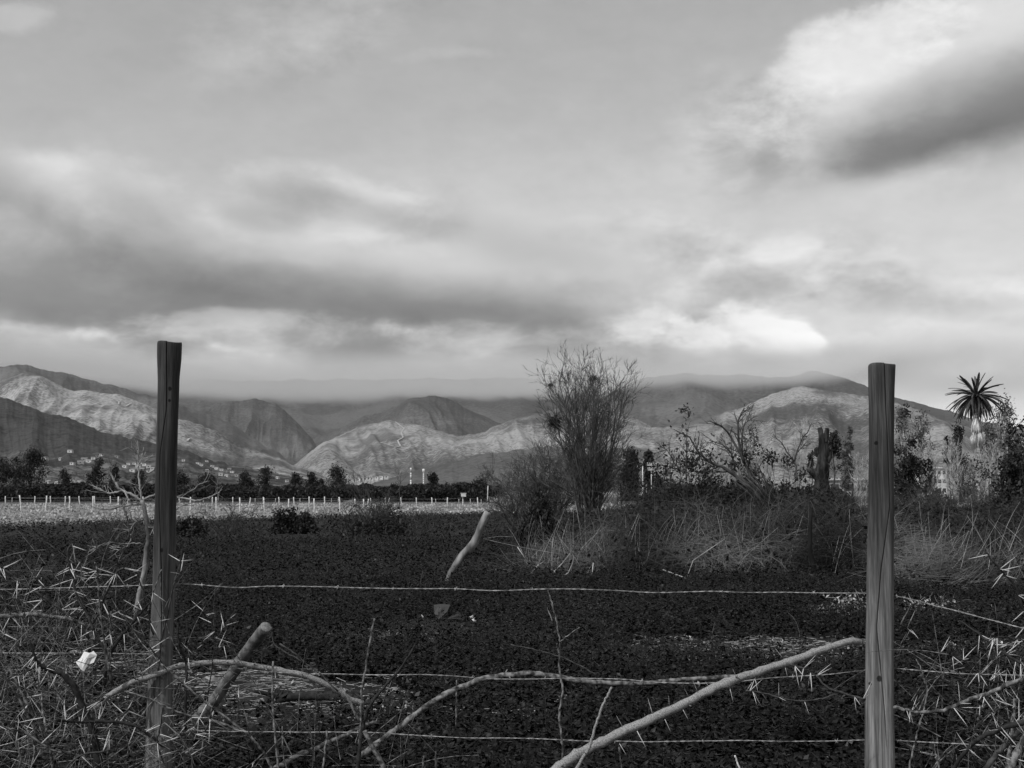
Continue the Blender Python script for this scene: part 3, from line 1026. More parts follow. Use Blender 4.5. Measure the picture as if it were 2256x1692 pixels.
def bare_tree(px, D, L, r, cfg, label, seed, stems=1, spread=.0, fan=12, name='bare_tree', mat=None, group=None, z=0.0, cat='tree', depth_y=1.0, trunk_mat=None, lenvar=.2):
    rng = np.random.default_rng(seed)
    b = P(px, HOR, D)
    o = empty(name, (b.x, D, z), label, cat, group)
    gs = [G() for _ in cfg]
    for k in range(stems):
        an, az_ = R(fan) * min(1.7, abs(rng.normal())) if stems > 1 else R(fan) * rng.random(), rng.uniform(0, 2 * math.pi)
        d = (math.sin(an) * math.cos(az_), math.sin(an) * math.sin(az_) * depth_y, math.cos(an))
        grow(gs, rng, (b.x + math.cos(az_) * spread * rng.random(), D + math.sin(az_) * spread * rng.random(), z - .05), d, L * rng.uniform(1 - lenvar, 1 + lenvar * .5) * (1 - .25 * an), r * rng.uniform(.6, 1.1), 0, cfg)
    gs[0].build('trunk', trunk_mat or mat or m_twig, o)
    gc = G()
    for gg in gs[1:]:
        for v, f, mi in zip(gg.v, gg.f, gg.mi):
            pass
        if gg.n:
            off = gc.n
            gc.v += gg.v
            gc.f += [f + off for f in gg.f]
            gc.mi += gg.mi
            gc.n += gg.n
    if gc.n: gc.build('crown', mat or m_twig, o)
    return o


cfg_small = [dict(up=.02, wob=.06, seg=6), dict(n=9, ang=35, ratio=.5, up=.05, wob=.08, rr=.5, seg=4), dict(n=5, ang=35, ratio=.5, up=.05, wob=.1, rr=.6, seg=3, rmin=.012)]
bare_tree(803, 120, 3.1, .05, cfg_small, 'small leafless tree with a spreading top above the tangled shrub', 201, stems=4, fan=22, spread=.3)
bare_tree(880, 120, 3.6, .05, cfg_small, 'lone leafless sapling reaching highest left of the masts', 202, stems=1, fan=4)

# ================================================================== far right: trees, palm, poles, pale building
leafy_tree(1391, 172, 1000, 40, 'broad dark cypress, left one of the two behind the bare tree', 301, 'cypress_tree', shape='col', clumps=60, per=70, leaf=.4, low=.02, stems=1, droop=(0, 0, .5))
leafy_tree(1429, 176, 1000, 24, 'narrow dark cypress, right one of the two, behind the power pole', 302, 'cypress_tree', shape='col', clumps=40, per=60, leaf=.4, low=.02, stems=1, droop=(0, 0, .5))
leafy_tree(1452, 170, 1046, 26, 'low dark bush at the foot of the narrow cypress', 303, 'bush', 'bush', shape='round', clumps=14, leaf=.35, low=.05)
leafy_tree(1875, 210, 944, 17, 'tallest slender poplar, left of the right post', 304, 'poplar_tree', shape='col', clumps=26, per=40, leaf=.42, low=.25, stems=1, mat=m_leafmid)
leafy_tree(1864, 205, 974, 22, 'shorter slender poplar beside the tallest one', 305, 'poplar_tree', shape='col', clumps=24, per=40, leaf=.42, low=.15, stems=1, mat=m_leafmid)
leafy_tree(1838, 160, 946, 30, 'dark drooping tree just right of the broken trunk', 306, clumps=24, per=45, leaf=.35, low=.3, stems=1)
leafy_tree(1788, 165, 1000, 22, 'small dark tree left of the broken trunk', 307, clumps=12, per=35, leaf=.35, low=.3, stems=1)
leafy_tree(1655, 150, 938, 44, 'feathery grey tree behind the arching bare branches', 308, clumps=26, per=26, leaf=.3, low=.3, stems=4, mat=m_leafmid, bark=m_barkpale)
leafy_tree(1992, 150, 905, 40, 'pale-trunked feathery eucalyptus close to the right post', 309, clumps=34, per=26, leaf=.28, low=.35, stems=5, mat=m_leafmid, bark=m_barkpale)
leafy_tree(2036, 152, 914, 42, 'pale-trunked feathery eucalyptus, second from the right post', 310, clumps=34, per=26, leaf=.28, low=.35, stems=5, mat=m_leafmid, bark=m_barkpale)
leafy_tree(2092, 150, 958, 26, 'small dark plumed tree left of the palm', 311, clumps=18, per=40, leaf=.3, low=.3, stems=2)
leafy_tree(2116, 155, 934, 34, 'dark plumed tree touching the palm from the left', 312, clumps=28, per=40, leaf=.3, low=.25, stems=3)
leafy_tree(2218, 140, 878, 62, 'tall eucalyptus with many pale trunks right of the palm', 313, clumps=52, per=22, leaf=.28, low=.42, stems=12, bark=m_barkpale, mat=m_leafmid)
leafy_tree(2184, 144, 930, 40, 'slighter eucalyptus between the palm and the tall pale-trunked one', 314, clumps=28, per=34, leaf=.3, low=.4, stems=6, bark=m_barkpale, mat=m_leafmid)
leafy_tree(2247, 150, 960, 40, 'eucalyptus clump cut by the right edge behind the dark tree', 315, clumps=30, per=34, leaf=.3, low=.3, stems=5, bark=m_barkpale, mat=m_leafmid)
cfg_pale = [dict(up=.02, wob=.03, seg=6), dict(n=20, ang=28, ratio=.35, up=.05, wob=.06, rr=.5, seg=4), dict(n=6, ang=32, ratio=.5, up=.03, wob=.1, rr=.6, seg=3, rmin=.018)]
for k, (px, D, L, lab) in enumerate([
        (1742, 110, 6.4, 'pale leafless tree with a straight trunk behind the forked dead branch'), (1595, 115, 5.2, 'pale leafless tree behind the arching branches, left one'),
        (1690, 112, 4.4, 'pale leafless tree between the arching branches and the forked one'), (1900, 100, 3.6, 'pale leafless tree just left of the right post'),
        (2065, 100, 4.6, 'pale leafless tree in front of the pale building'), (2105, 95, 4.0, 'pale leafless tree left of the palm trunk'), (2175, 95, 4.4, 'pale leafless tree right of the palm trunk'),
        (1560, 120, 3.6, 'low pale leafless tree left of the arching branches'), (1630, 118, 4.4, 'pale leafless tree seen between the two arching branches')]):
    bare_tree(px, D, L, .06, cfg_pale, lab, 330 + k, stems=3 if k else 1, fan=8, spread=.4, mat=m_twigpale, group='pale leafless trees behind the thicket')

# palm
m_frond = gmat('palm_leaf', .03, .09, 2.0, .5, spec=.4, trans=.1)
m_deadfrond = gmat('dead_palm_leaf', .32, .62, 2.0, .8)
m_palmtrunk = gmat('palm_trunk_bark', .14, .34, 3.0, .9, stretch=(.6, .6, 3), bump=.04)


def palm():
    rng = np.random.default_rng(77)
    D = 130.0
    m = D / F_PX
    c = P(2150, 872, D)
    o = empty('palm_tree', (c.x, D, 0), 'tall palm with a round feathery crown and a skirt of dead fronds', 'palm tree')
    g = G()
    zt = c.z - .5
    n = 26
    zz = np.linspace(-.1, zt, n)
    g.tube([(c.x + .05 * math.sin(z * .5), D, z) for z in zz], np.interp(zz, [0, 1, 4, zt - 1.5, zt], [.52, .36, .30, .30, .38]) * rng.uniform(.94, 1.06, n), 12)
    g.build('trunk', m_palmtrunk, o)
    # skirt of dead fronds hanging on the trunk, in two tiers
    for (za, zb, rr, cnt) in ((P(2150, 930, D).z, P(2150, 962, D).z, .48, 60), (P(2150, 950, D).z, P(2150, 988, D).z, .54, 80)):
        g = G()
        for k in range(cnt):
            a = rng.uniform(0, 2 * math.pi)
            r0 = .30
            p0 = np.array([c.x + r0 * math.cos(a), D + r0 * math.sin(a), za + rng.uniform(-.3, .35)])
            zl = zb + rng.uniform(-.15, .5)
            ro = rr * rng.uniform(.75, 1.15)
            p1 = np.array([c.x + ro * math.cos(a), D + ro * math.sin(a), za * .55 + zl * .45])
            p2 = np.array([c.x + ro * .9 * math.cos(a + .1), D + ro * .9 * math.sin(a + .1), zl])
            g.tube([p0, p1, p2], [.05, .08, .02], 3)
        g.build('dead_frond_skirt', m_deadfrond, o)
    # crown: arching pinnate fronds
    def frond(L, drop, sd):
        r2 = np.random.default_rng(sd)
        g = G()
        s = np.linspace(0, 1, 14)
        x = L * s * (1 - .12 * drop * s)
        z = -L * drop * .55 * s ** 2.0
        rach = np.stack([x, x * 0, z], 1)
        g.tube(rach, np.linspace(.05, .012, 14), 4)
        for k in range(58):
            t = .1 + .9 * k / 58
            i = min(12, int(t * 13))
            f = t * 13 - i
            p = rach[i] * (1 - f) + rach[i + 1] * f
            ll = .27 * math.sin(math.pi * min(1, t * .9 + .1)) ** .5 * r2.uniform(.8, 1.1)
            tx = rach[i + 1] - rach[i]
            tx /= np.linalg.norm(tx)
            for sgn in (-1, 1):
                d = tx * .75 + np.array([0, sgn * .6, -.15])
                d /= np.linalg.norm(d)
                q = p + d * ll
                wv = np.cross(d, [0, 0, 1.0])
                wv = wv / np.linalg.norm(wv) * .075 + np.array([0, 0, .035])
                g.add([p - wv * .6, p + wv * .6, q + wv * .15, q - wv * .15], [(0, 1, 2, 3)])
        return g
    protos = []
    for k, (L, dr) in enumerate(((2.9, .95), (2.85, .85), (2.85, .75), (2.5, .4))):
        protos.append(frond(L, dr, 500 + k))
    meshes = []
    for k in range(96):
        a = k * 2.39996 + rng.normal() * .1
        e = R(82) - R(126) * (k / 95.0) ** .6 + rng.normal() * R(6)
        kind = 3 if e > R(50) else (2 if e > R(12) else (0 if e > R(-14) else 1))
        if len(meshes) <= kind or meshes[kind] is None:
            while len(meshes) <= kind: meshes.append(None)
            ob = protos[kind].build('frond', m_frond, o, loc=(0, 0, 0))
            meshes[kind] = ob.data
        else:
            ob = bpy.data.objects.new('frond', meshes[kind])
            COL.objects.link(ob)
            ob.parent = o
        ob.location = (.22 * math.cos(a) * math.cos(e), .22 * math.sin(a) * math.cos(e), c.z + .15 * math.sin(e) - .0)
        ob.rotation_euler = (rng.normal() * .3, -e, a)
        s = rng.uniform(.86, 1.05) * (.9 if e < R(-35) else 1)
        ob.scale = (s, s, s)


palm()

# power pole with cross arms, and a plain pole
m_polewood = gmat('pale_pole_wood', .4, .6, 4, .8, stretch=(1, 1, .2))


def power_pole(px, top, D, r, arms, label, foot=1095):
    a = P(px, HOR, D)
    H = EYE + (HOR - top) / F_PX * D
    o = empty('utility_pole', (a.x, D, 0), label, 'utility pole')
    g = G()
    g.tube([(a.x, D, -.2), (a.x + .02, D, H * .5), (a.x, D, H)], [r, r * .9, r * .75], 8)
    g.build('pole', m_polewood, o)
    for dz, w in arms:
        g = G()
        z = H - dz
        box(g, (a.x - w, D - r - .1, z - .045), (a.x + w, D - r - .005, z + .045))
        arm = g.build('crossarm', m_polewood, o, False)
        for s in (-.9, -.45, .45, .9):
            g = G()
            g.tube([(a.x + s * w, D - r - .05, z + .072), (a.x + s * w, D - r - .05, z + .2), (a.x + s * w, D - r - .05, z + .3)], [.04, .055, .03], 6)
            g.build('insulator', m_white, arm)


power_pole(1435, 1020, 150, .065, ((.25, .48), (.8, .40)), 'power pole with two crossarms before the narrow cypress')
power_pole(1416, 1028, 150, .065, (), 'plain pale pole left of the power pole')
power_pole(1424, 1062, 148, .05, (), 'short pale stake between the two poles')

# pale buildings glimpsed behind the right-hand trees
def block(x0, x1, ytop, ybot, D, label, floors, bays, wall, depth=14):
    a, b = P(x0, ytop, D), P(x1, ybot, D)
    z0, z1 = min(b.z, 0.0), a.z
    o = empty('building', ((a.x + b.x) / 2, D + depth / 2, 0), label, 'building')
    g = G()
    box(g, (a.x, D, -.3), (b.x, D + depth, z1))
    g.build('wall', wall, o, False)
    g = G()
    box(g, (a.x - .5, D - .5, z1 + .004), (b.x + .5, D + depth + .5, z1 + .5))
    g.build('roof', m_wall, o, False)
    for f in range(floors):
        for k in range(bays):
            w = (b.x - a.x) / bays
            h = z1 / max(1, floors)
            cx = a.x + (k + .5) * w
            g = G()
            box(g, (cx - w * .3, D - .05, h * f + h * .35), (cx + w * .3, D - .004, h * f + h * .75))
            g.build('window', m_glass, o, False)


block(2022, 2086, 1032, 1075, 420, 'pale flat-roofed building of three floors seen through the trees left of the palm', 3, 6, m_wall)
block(1824, 1913, 1058, 1080, 330, 'long low pale shed behind the broken trunk', 1, 3, m_wall2)


# ================================================================== near ground: dark leafy weeds, straw litter
# bare patches where straw lies: photo pixel centre, radii in metres
BARE = []
for (px, py, rx, ry) in ((560, 1500, 1.1, 1.2), (660, 1530, 1.3, 1.2), (780, 1560, 1.3, .9), (920, 1565, 1.0, .6), (430, 1490, 1.0, 1.0), (600, 1600, 1.0, .7), (1100, 1570, .6, .3), (1680, 1425, 1.5, 1.1), (1600, 1450, .9, .5), (2080, 1428, 2.0, 1.0), (1260, 1545, .5, .3), (860, 1400, .9, .7), (1330, 1350, .6, .4), (600, 1360, .7, .5), (1930, 1345, 2.0, 1.1), (120, 1480, 1.3, 1.2), (250, 1540, 1.0, .8)):
    D = EYE * F_PX / (py - HOR)
    p = P(px, py, D)
    BARE.append((p.x, D, rx, ry))


def bareness(x, y):
    b = np.zeros_like(x)
    for (cx, cy, rx, ry) in BARE:
        b = np.maximum(b, 1.15 - np.sqrt(((x - cx) / rx) ** 2 + ((y - cy) / ry) ** 2))
    return np.clip(b + (fbm(x * 2.2, y * 2.2, 3, 12) - .5) * .9, 0, 1)


def near_board(x, y):
    c = np.zeros_like(x)
    for (px, py, rx, ry) in ((957, 1372, .36, .5), (1010, 1372, .3, .4), (1042, 1368, .2, .35)):
        D = EYE * F_PX / (py - HOR)
        c = np.maximum(c, (((x - (px - CX) / F_PX * D) / rx) ** 2 + ((y - D + .15) / ry) ** 2) < 1)
    return c > 0


def weeds():
    rng = np.random.default_rng(9)
    g = G()
    gs = G()
    # plants: number, from, to, leaves per plant, leaf length, height
    for n, y0, y1, nl, ls, hh in ((9000, 5.6, 10.5, 17, .056, .19), (19000, 10.5, 19, 12, .058, .19), (17000, 19, 36, 8, .085, .19), (1100, 17.6, 19.8, 20, .07, .26), (20000, 36, 97, 5, .14, .22)):
        x, y = fan_points(n, y0, y1, rng)
        k = (bareness(x, y) < rng.uniform(.15, .8, n)) & (y < field_edge(x) + (fbm(x * .25, y * .25, 3, 4) - .5) * 16 + 2)
        k &= ~near_board(x, y)
        k &= fbm(x * .9, y * .9, 3, 19) > rng.uniform(.12, .52, n)
        x, y = x[k], y[k]
        n = len(x)
        z0 = ground_z(x, y)
        h = hh * rng.uniform(.35, 1.2, n) * (.6 + .9 * fbm(x * .7, y * .7, 3, 31))
        lean = rng.normal(size=(n, 2)) * .12
        for q in range(nl):
            t = (q + rng.random(n)) / nl
            r = (.028 + .05 * (1 - t)) * (ls / .05) * .8
            a = rng.uniform(0, 2 * np.pi, n)
            cx = x + lean[:, 0] * h * t + r * np.cos(a)
            cy = y + lean[:, 1] * h * t + r * np.sin(a)
            cz = z0 + .015 + h * t
            c = np.stack([cx, cy, cz], 1)
            # leaves point outward and slightly up
            u = np.stack([np.cos(a), np.sin(a), rng.uniform(-.35, .7, n)], 1)
            u /= np.linalg.norm(u, axis=1, keepdims=True)
            w = np.cross(u, np.stack([rng.normal(size=n) * .35, rng.normal(size=n) * .35, np.ones(n)], 1))
            w /= np.linalg.norm(w, axis=1, keepdims=True)
            s = (ls * rng.uniform(.6, 1.3, n) * (1.1 - .5 * t))[:, None]
            nn = np.cross(u, w) * s * .12
            V = np.stack([c - u * s * .45, c + w * s * .3 + nn, c + u * s * .55 - nn * .8, c - w * s * .3 + nn], 1)
            g.add(V.reshape(-1, 3), np.arange(n * 4).reshape(n, 4))
        if y0 < 12:
            b = np.stack([x, y, z0 - .01], 1)
            tp = np.stack([x + lean[:, 0] * h, y + lean[:, 1] * h, z0 + h * 1.02], 1)
            e = np.array([.0022, 0, 0])
            V = np.stack([b - e, b + e, tp + e * .5, tp - e * .5], 1)
            gs.add(V.reshape(-1, 3), np.arange(n * 4).reshape(n, 4))
    g.v += gs.v
    off = g.n
    g.f += [f + off for f in gs.f]
    g.mi += gs.mi
    g.n += gs.n
    tag(g.build('weeds', m_weed), 'low dark leafy weeds covering the near ground behind the fence', 'weeds', kind='stuff')


weeds()


def straw_litter():
    rng = np.random.default_rng(10)
    g = G()
    n = 22000
    x, y = fan_points(n, 5.8, 16.5, rng)
    k = bareness(x, y) > rng.uniform(.1, .9, n)
    x, y = x[k], y[k]
    n = len(x)
    a = rng.normal(0, .5, n) + np.where(rng.random(n) < .25, 1.2, 0)
    L = rng.uniform(.02, .11, n) * np.where(rng.random(n) < .06, 2.4, 1)
    tl = rng.normal(0, .1, n)
    d = np.stack([np.cos(a) * np.cos(tl), np.sin(a) * np.cos(tl), np.sin(tl)], 1) * L[:, None] * .5
    c = np.stack([x, y, ground_z(x, y) + .006 + np.abs(d[:, 2]) + rng.uniform(0, .02, n)], 1)
    w = np.stack([-np.sin(a), np.cos(a), np.zeros(n)], 1) * rng.uniform(.001, .0026, n)[:, None]
    up = np.array([0, 0, .0025])
    V = np.stack([c - d - w, c + d - w, c + d + w, c - d + w, c - d + up, c + d + up], 1)
    i = np.arange(n)[:, None] * 6
    g.add(V.reshape(-1, 3), np.concatenate([i + [0, 1, 5, 4], i + [3, 4, 5, 2], i + [0, 3, 2, 1]]))
    # a few wood chips and dry leaves
    q = rng.integers(0, n, 700)
    g.leaves(c[q] + [0, 0, .01], .035, rng, .7, flat=.6)
    tag(g.build('straw_litter', m_straw), 'bits of straw and dry leaves lying on the bare soil patches', 'straw', kind='stuff')


straw_litter()

# ================================================================== heaps of dry grass and brush
m_drystem = gmat('dry_grass_stem', .018, .18, .7, .85, contrast=(.38, .68))
m_drystem_dk = gmat('old_brush_stem', .02, .09, 1.2, .85, contrast=(.3, .75))
m_under = gmat('undergrowth_leaf', .006, .028, 1.4, .7, contrast=(.3, .75))


def strands(g, c, d, L, r, rng, curl=.5, n=5, mi=0):
    """many thin curved stems at once (three-sided)"""
    N = len(c)
    d = d / np.linalg.norm(d, axis=1, keepdims=True)
    pts = [c]
    cv = rng.normal(size=(N, 3)) * curl
    cv[:, 2] -= curl * .9
    for i in range(n - 1):
        d = d + cv / n
        d /= np.linalg.norm(d, axis=1, keepdims=True)
        pts.append(pts[-1] + d * (L / (n - 1))[:, None])
    p = np.stack(pts, 1)
    sd = rng.normal(size=(N, 3))
    a = np.cross(d, sd)
    a /= np.maximum(np.linalg.norm(a, axis=1, keepdims=True), 1e-6)
    b = np.cross(d, a)
    rr = np.broadcast_to(np.asarray(r, float), (N,))[:, None, None] * np.linspace(1, .45, n)[None, :, None]
    rings = []
    for q in range(3):
        th = q * 2 * np.pi / 3
        rings.append(p + (a[:, None] * math.cos(th) + b[:, None] * math.sin(th)) * rr)
    V = np.stack(rings, 2)                       # N, n, 3, xyz
    base = np.arange(N)[:, None, None] * (n * 3) + np.arange(n - 1)[None, :, None] * 3
    j = np.arange(3)[None, None, :]
    jn = (j + 1) % 3
    q = np.stack([base + j, base + jn, base + 3 + jn, base + 3 + j], -1).reshape(-1, 4)
    g.add(V.reshape(-1, 3), q, mi)


def brush(name, outline, D0, D1, n, label, cat, seed, mat, L=(.3, 1.1), r=(.002, .005), under=0, curl=1.1, kind='stuff', umat=None, flatten=.5, lean=0.0):
    """tangle of stems filling a mound; outline: (photo px, row of its top)"""
    rng = np.random.default_rng(seed)
    ox = np.array([p[0] for p in outline], float)
    oy = np.array([p[1] for p in outline], float)
    g = G()

    def sample(n):
        u = rng.uniform(ox[0], ox[-1], n)
        D = rng.uniform(D0, D1, n)
        H = (EYE + (HOR - np.interp(u, ox, oy)) / F_PX * (D0 * .35 + D1 * .65))
        t = np.clip((D - D0) / (D1 - D0), 0, 1)
        H = np.maximum(.08, H * (.48 + .52 * np.sqrt(t)) * (.75 + .5 * fbm(u / 45, D * .8, 3, seed)))
        return (u - CX) / F_PX * D, D, H

    x, D, H = sample(n)
    z = H * rng.uniform(0, 1, n) ** .6
    ll = rng.uniform(L[0], L[1], n)
    d = rng.normal(size=(n, 3)) * np.array([1, 1, flatten]) + np.array([lean, 0, .12])
    c = np.stack([x, D, np.maximum(z - .1, .0)], 1)
    strands(g, c, d, ll, rng.uniform(r[0], r[1], n), rng, curl)
    if under:
        x, D, H = sample(under)
        k = rng.random(under) < (D - D0) / (D1 - D0) + .12
        x, D, H = x[k], D[k], H[k]
        under = len(x)
        g.leaves(np.stack([x, D, H * rng.uniform(0, .92, under)], 1), .11, rng, .5, mi=1)
    o = g.build(name, [mat, umat or m_under])
    return tag(o, label, cat, kind=kind)


brush('dry_brush', [(1130, 1262), (1190, 1235), (1250, 1190), (1330, 1165), (1420, 1150), (1500, 1140), (1600, 1128), (1700, 1115), (1800, 1095), (1870, 1100), (1960, 1150)], 20.6, 26, 17000,
      'wide tangled heap of dry brush stems between the leaning post and the tall right post', 'brush', 41, m_drystem, under=15000, L=(.3, .95), curl=1.4, r=(.0022, .0055))
brush('dry_brush', [(1930, 1150), (1990, 1190), (2060, 1215), (2130, 1222), (2200, 1215), (2256, 1200), (2330, 1190)], 17.5, 24, 8000,
      'low sprawl of dry straw stems right of the tall right post', 'brush', 42, m_drystem, under=9000, L=(.3, 1.0), lean=1.1, flatten=.3, curl=.7)
brush('undergrowth', [(1370, 1115), (1450, 1070), (1520, 1045), (1600, 1058), (1700, 1070), (1780, 1062), (1880, 1078)], 26, 33, 6000,
      'dark leafy undergrowth behind the dry brush heap', 'undergrowth', 43, m_drystem_dk, under=40000, L=(.3, 1.3))
brush('undergrowth', [(1920, 1095), (2000, 1112), (2080, 1110), (2160, 1108), (2230, 1090), (2330, 1085)], 28, 36, 4500,
      'dark weedy bank below the palm and pale leafless trees', 'undergrowth', 44, m_drystem_dk, under=30000, L=(.3, 1.2))
brush('undergrowth', [(1180, 1160), (1260, 1130), (1330, 1115), (1400, 1120), (1470, 1112)], 33, 39, 2200,
      'dark undergrowth around the foot of the tall bare tree', 'undergrowth', 45, m_drystem_dk, under=11000, L=(.3, 1.0))
brush('dry_grass_clump', [(1070, 1118), (1085, 1100), (1105, 1090), (1128, 1094), (1142, 1112)], 98, 101, 1500,
      'pale rounded clump of dry grass at the far left foot of the bare tree', 'grass clump', 46, m_straw, L=(.3, .9), r=(.008, .016), kind='thing', umat=m_straw, under=900)
brush('dry_grass_clump', [(762, 1112), (766, 1101), (775, 1099), (782, 1108)], 122, 123.5, 500,
      'small pale heap of dry grass between two far white posts above the tangled shrub', 'grass clump', 47, m_straw, L=(.2, .6), r=(.01, .02), kind='thing', umat=m_white, under=300)
# straighter stalks standing out of the heap
def stalks(seed, u0, u1, D0, D1, n, label, L=(.5, 1.5), r=(.003, .006), mat=None, tilt=.35, name='dry_stalks'):
    rng = np.random.default_rng(seed)
    g = G()
    D = rng.uniform(D0, D1, n)
    u = rng.uniform(u0, u1, n)
    c = np.stack([(u - CX) / F_PX * D, D, np.full(n, .0)], 1)
    d = rng.normal(size=(n, 3)) * tilt + np.array([.1, 0, 1.0])
    strands(g, c, d, rng.uniform(L[0], L[1], n), rng.uniform(r[0], r[1], n), rng, .35, 6)
    tag(g.build(name, mat or m_straw), label, 'stalks', kind='stuff')


stalks(51, 1150, 1930, 20.6, 24, 150, 'taller straw stalks standing out of the dry brush heap', L=(.4, 1.25))
stalks(52, 1990, 2300, 19, 27, 70, 'straw stalks standing right of the tall right post', L=(.4, 1.3))

# pale broken stalks at the left end of the heap, each its own stick
def stick(pts, D, r, label, mat=None, cat='stick', name='dry_stalk', group=None, k=6, D1=None):
    rng = np.random.default_rng(int(pts[0][0] * 7 + pts[0][1]))
    n = len(pts)
    Ds = np.linspace(D, D1 if D1 is not None else D, n)
    p = np.array([tuple(P(a, b, dd)) for (a, b), dd in zip(pts, Ds)])
    g = G()
    g.tube(p, np.linspace(r, r * .6, n), k)
    return tag(g.build(name, mat or m_straw), label, cat, group)


for k, (pts, lab) in enumerate([
        ([(1135, 1297), (1150, 1280), (1168, 1266), (1182, 1248), (1198, 1237)], 'pale dry stalk leaning right, lowest at the left end of the brush heap'),
        ([(1210, 1292), (1211, 1280), (1222, 1258), (1238, 1242), (1256, 1219)], 'long pale bent stalk at the left end of the brush heap, reaching highest'),
        ([(1213, 1300), (1218, 1285), (1252, 1262), (1262, 1240), (1264, 1224)], 'pale stalk just right of the long bent one at the brush heap'),
        ([(1302, 1285), (1305, 1262), (1307, 1240)], 'short upright pale stalk in front of the brush heap'),
        ([(1388, 1290), (1385, 1275), (1380, 1270)], 'very short pale stub in front of the brush heap'),
        ([(1460, 1255), (1527, 1280), (1530, 1285)], 'pale stalk lying flat across the right half of the brush heap'),
        ([(1514, 1272), (1527, 1235), (1560, 1212), (1596, 1188)], 'pale stalk slanting up to the right out of the brush heap'),
        ([(1140, 1205), (1160, 1235)], 'thin pale twig slanting down left of the dark conifer bush')]):
    stick(pts, 20.3 - .1 * k, .011 if k < 6 else .008, lab)

# ================================================================== shrubs and bare trees of the middle distance
cfg_tall = [dict(up=.015, wob=.035, seg=8, taper=.25), dict(n=14, ang=32, ratio=.33, up=.04, wob=.07, rr=.62, seg=5, **{'from': .12}), dict(n=5.5, ang=36, ratio=.5, up=.05, wob=.09, rr=.7, seg=4, rmin=.006), dict(n=2.2, ang=30, ratio=.55, up=.03, wob=.1, rr=.75, seg=3, rmin=.0055)]
m_treebark = gmat('dark_grey_bark', .03, .11, 5.0, .9, stretch=(1, 1, .3))  # dark grey is the bark's own tone
bare_tree(1298, 40, 4.75, .034, cfg_tall, 'tall leafless tree of many upright stems, the highest of the middle distance', 401, stems=26, spread=.32, fan=11, mat=m_treebark, depth_y=.8, lenvar=.14)
# clump of mistletoe like growth and nest of twigs
def twig_clump(px, py, D, r, n, label, cat, name, seed, size=.07):
    rng = np.random.default_rng(seed)
    c = P(px, py, D)
    g = G()
    q = np.array(c) + rng.normal(size=(n, 3)) * r * .45
    d = rng.normal(size=(n, 3))
    strands(g, q, d, rng.uniform(.12, .3, n), rng.uniform(.004, .008, n), rng, .9, 4)
    g.leaves(q, size, rng, .5)
    tag(g.build(name, m_leafdark), label, cat)


twig_clump(1307, 834, 39.6, .13, 90, 'dark twig nest high in the tall leafless tree', 'nest', 'bird_nest', 61, .05)
twig_clump(1222, 930, 39.5, .2, 170, 'dark leafy clump on the left side of the tall leafless tree', 'plant', 'mistletoe_clump', 62)
twig_clump(1212, 848, 39.8, .05, 30, 'tiny leaf tuft on an upper left twig of the tall leafless tree', 'plant', 'mistletoe_clump', 63, .05)
cfg_bushy = [dict(up=.03, wob=.12, seg=7, taper=.3), dict(n=12, ang=45, ratio=.42, up=.04, wob=.13, rr=.6, seg=5, **{'from': .15}), dict(n=6, ang=42, ratio=.5, up=.03, wob=.15, rr=.65, seg=4, rmin=.006), dict(n=2.4, ang=40, ratio=.6, up=.03, wob=.15, rr=.75, seg=3, rmin=.005)]
bare_tree(1205, 42, 2.75, .034, cfg_bushy, 'broad leafless shrubby tree leaning out left of the tall bare tree', 402, stems=20, spread=.4, fan=34, mat=m_treebark, depth_y=.8)
bare_tree(1150, 43, 2.3, .024, cfg_bushy, 'lower leafless bush left of the broad leafless shrubby tree', 403, stems=13, spread=.4, fan=32, mat=m_treebark, depth_y=.8)
bare_tree(1370, 41, 2.0, .02, cfg_bushy, 'low leafless bush at the right foot of the tall bare tree', 404, stems=6, spread=.3, fan=26, mat=m_treebark, depth_y=.8)


def leafy_shrub(px, D, top, w, label, seed, n=2600, leaf=.09, base=0.0, mat=None, cat='shrub', name='shrub', twigs=60, group=None, top_twigs=True, twig_mat=None, droop=(0, 0, .25), edge=.25):
    rng = np.random.default_rng(seed)
    m = D / F_PX
    H = EYE + (HOR - top) * m
    W2 = w * m / 2
    b = P(px, HOR, D)
    o = empty(name, (b.x, D, base), label, cat, group)
    gt, gc = G(), G()
    k = max(10, int(n / 55))
    cent = rng.normal(size=(k, 3))
    cent /= np.linalg.norm(cent, axis=1, keepdims=True)
    cent[:, 2] = np.abs(cent[:, 2])
    cent *= (rng.random((k, 1)) ** .45) * (1 + edge * rng.normal(size=(k, 1)) * .5)
    cent = cent * [W2 * .88, W2 * .8, H * .86] + [b.x, D, base + H * .06]
    for c in cent:
        nn = int(55 * rng.uniform(.5, 1.5))
        s = W2 * .14
        q = c + rng.normal(size=(nn, 3)) * [s, s, s]
        q[:, 2] = np.maximum(q[:, 2], base + .03)
        gc.leaves(q, leaf, rng, .5, droop=droop)
    for i in range(twigs):
        c = cent[rng.integers(k)]
        a = np.array([b.x, D, base - .05]) + rng.normal(size=3) * [W2 * .15, W2 * .15, 0]
        e = c + (c - np.array([b.x, D, base])) * rng.uniform(-.05, .45)
        gt.tube(limb(rng, a, e, 5, .06), np.linspace(.012, .004, 5) * (D / 35) ** .5, 3, cap=False)
    gt.build('trunk', twig_mat or m_twig, o)
    gc.build('crown', mat or m_leafdark, o)
    return o


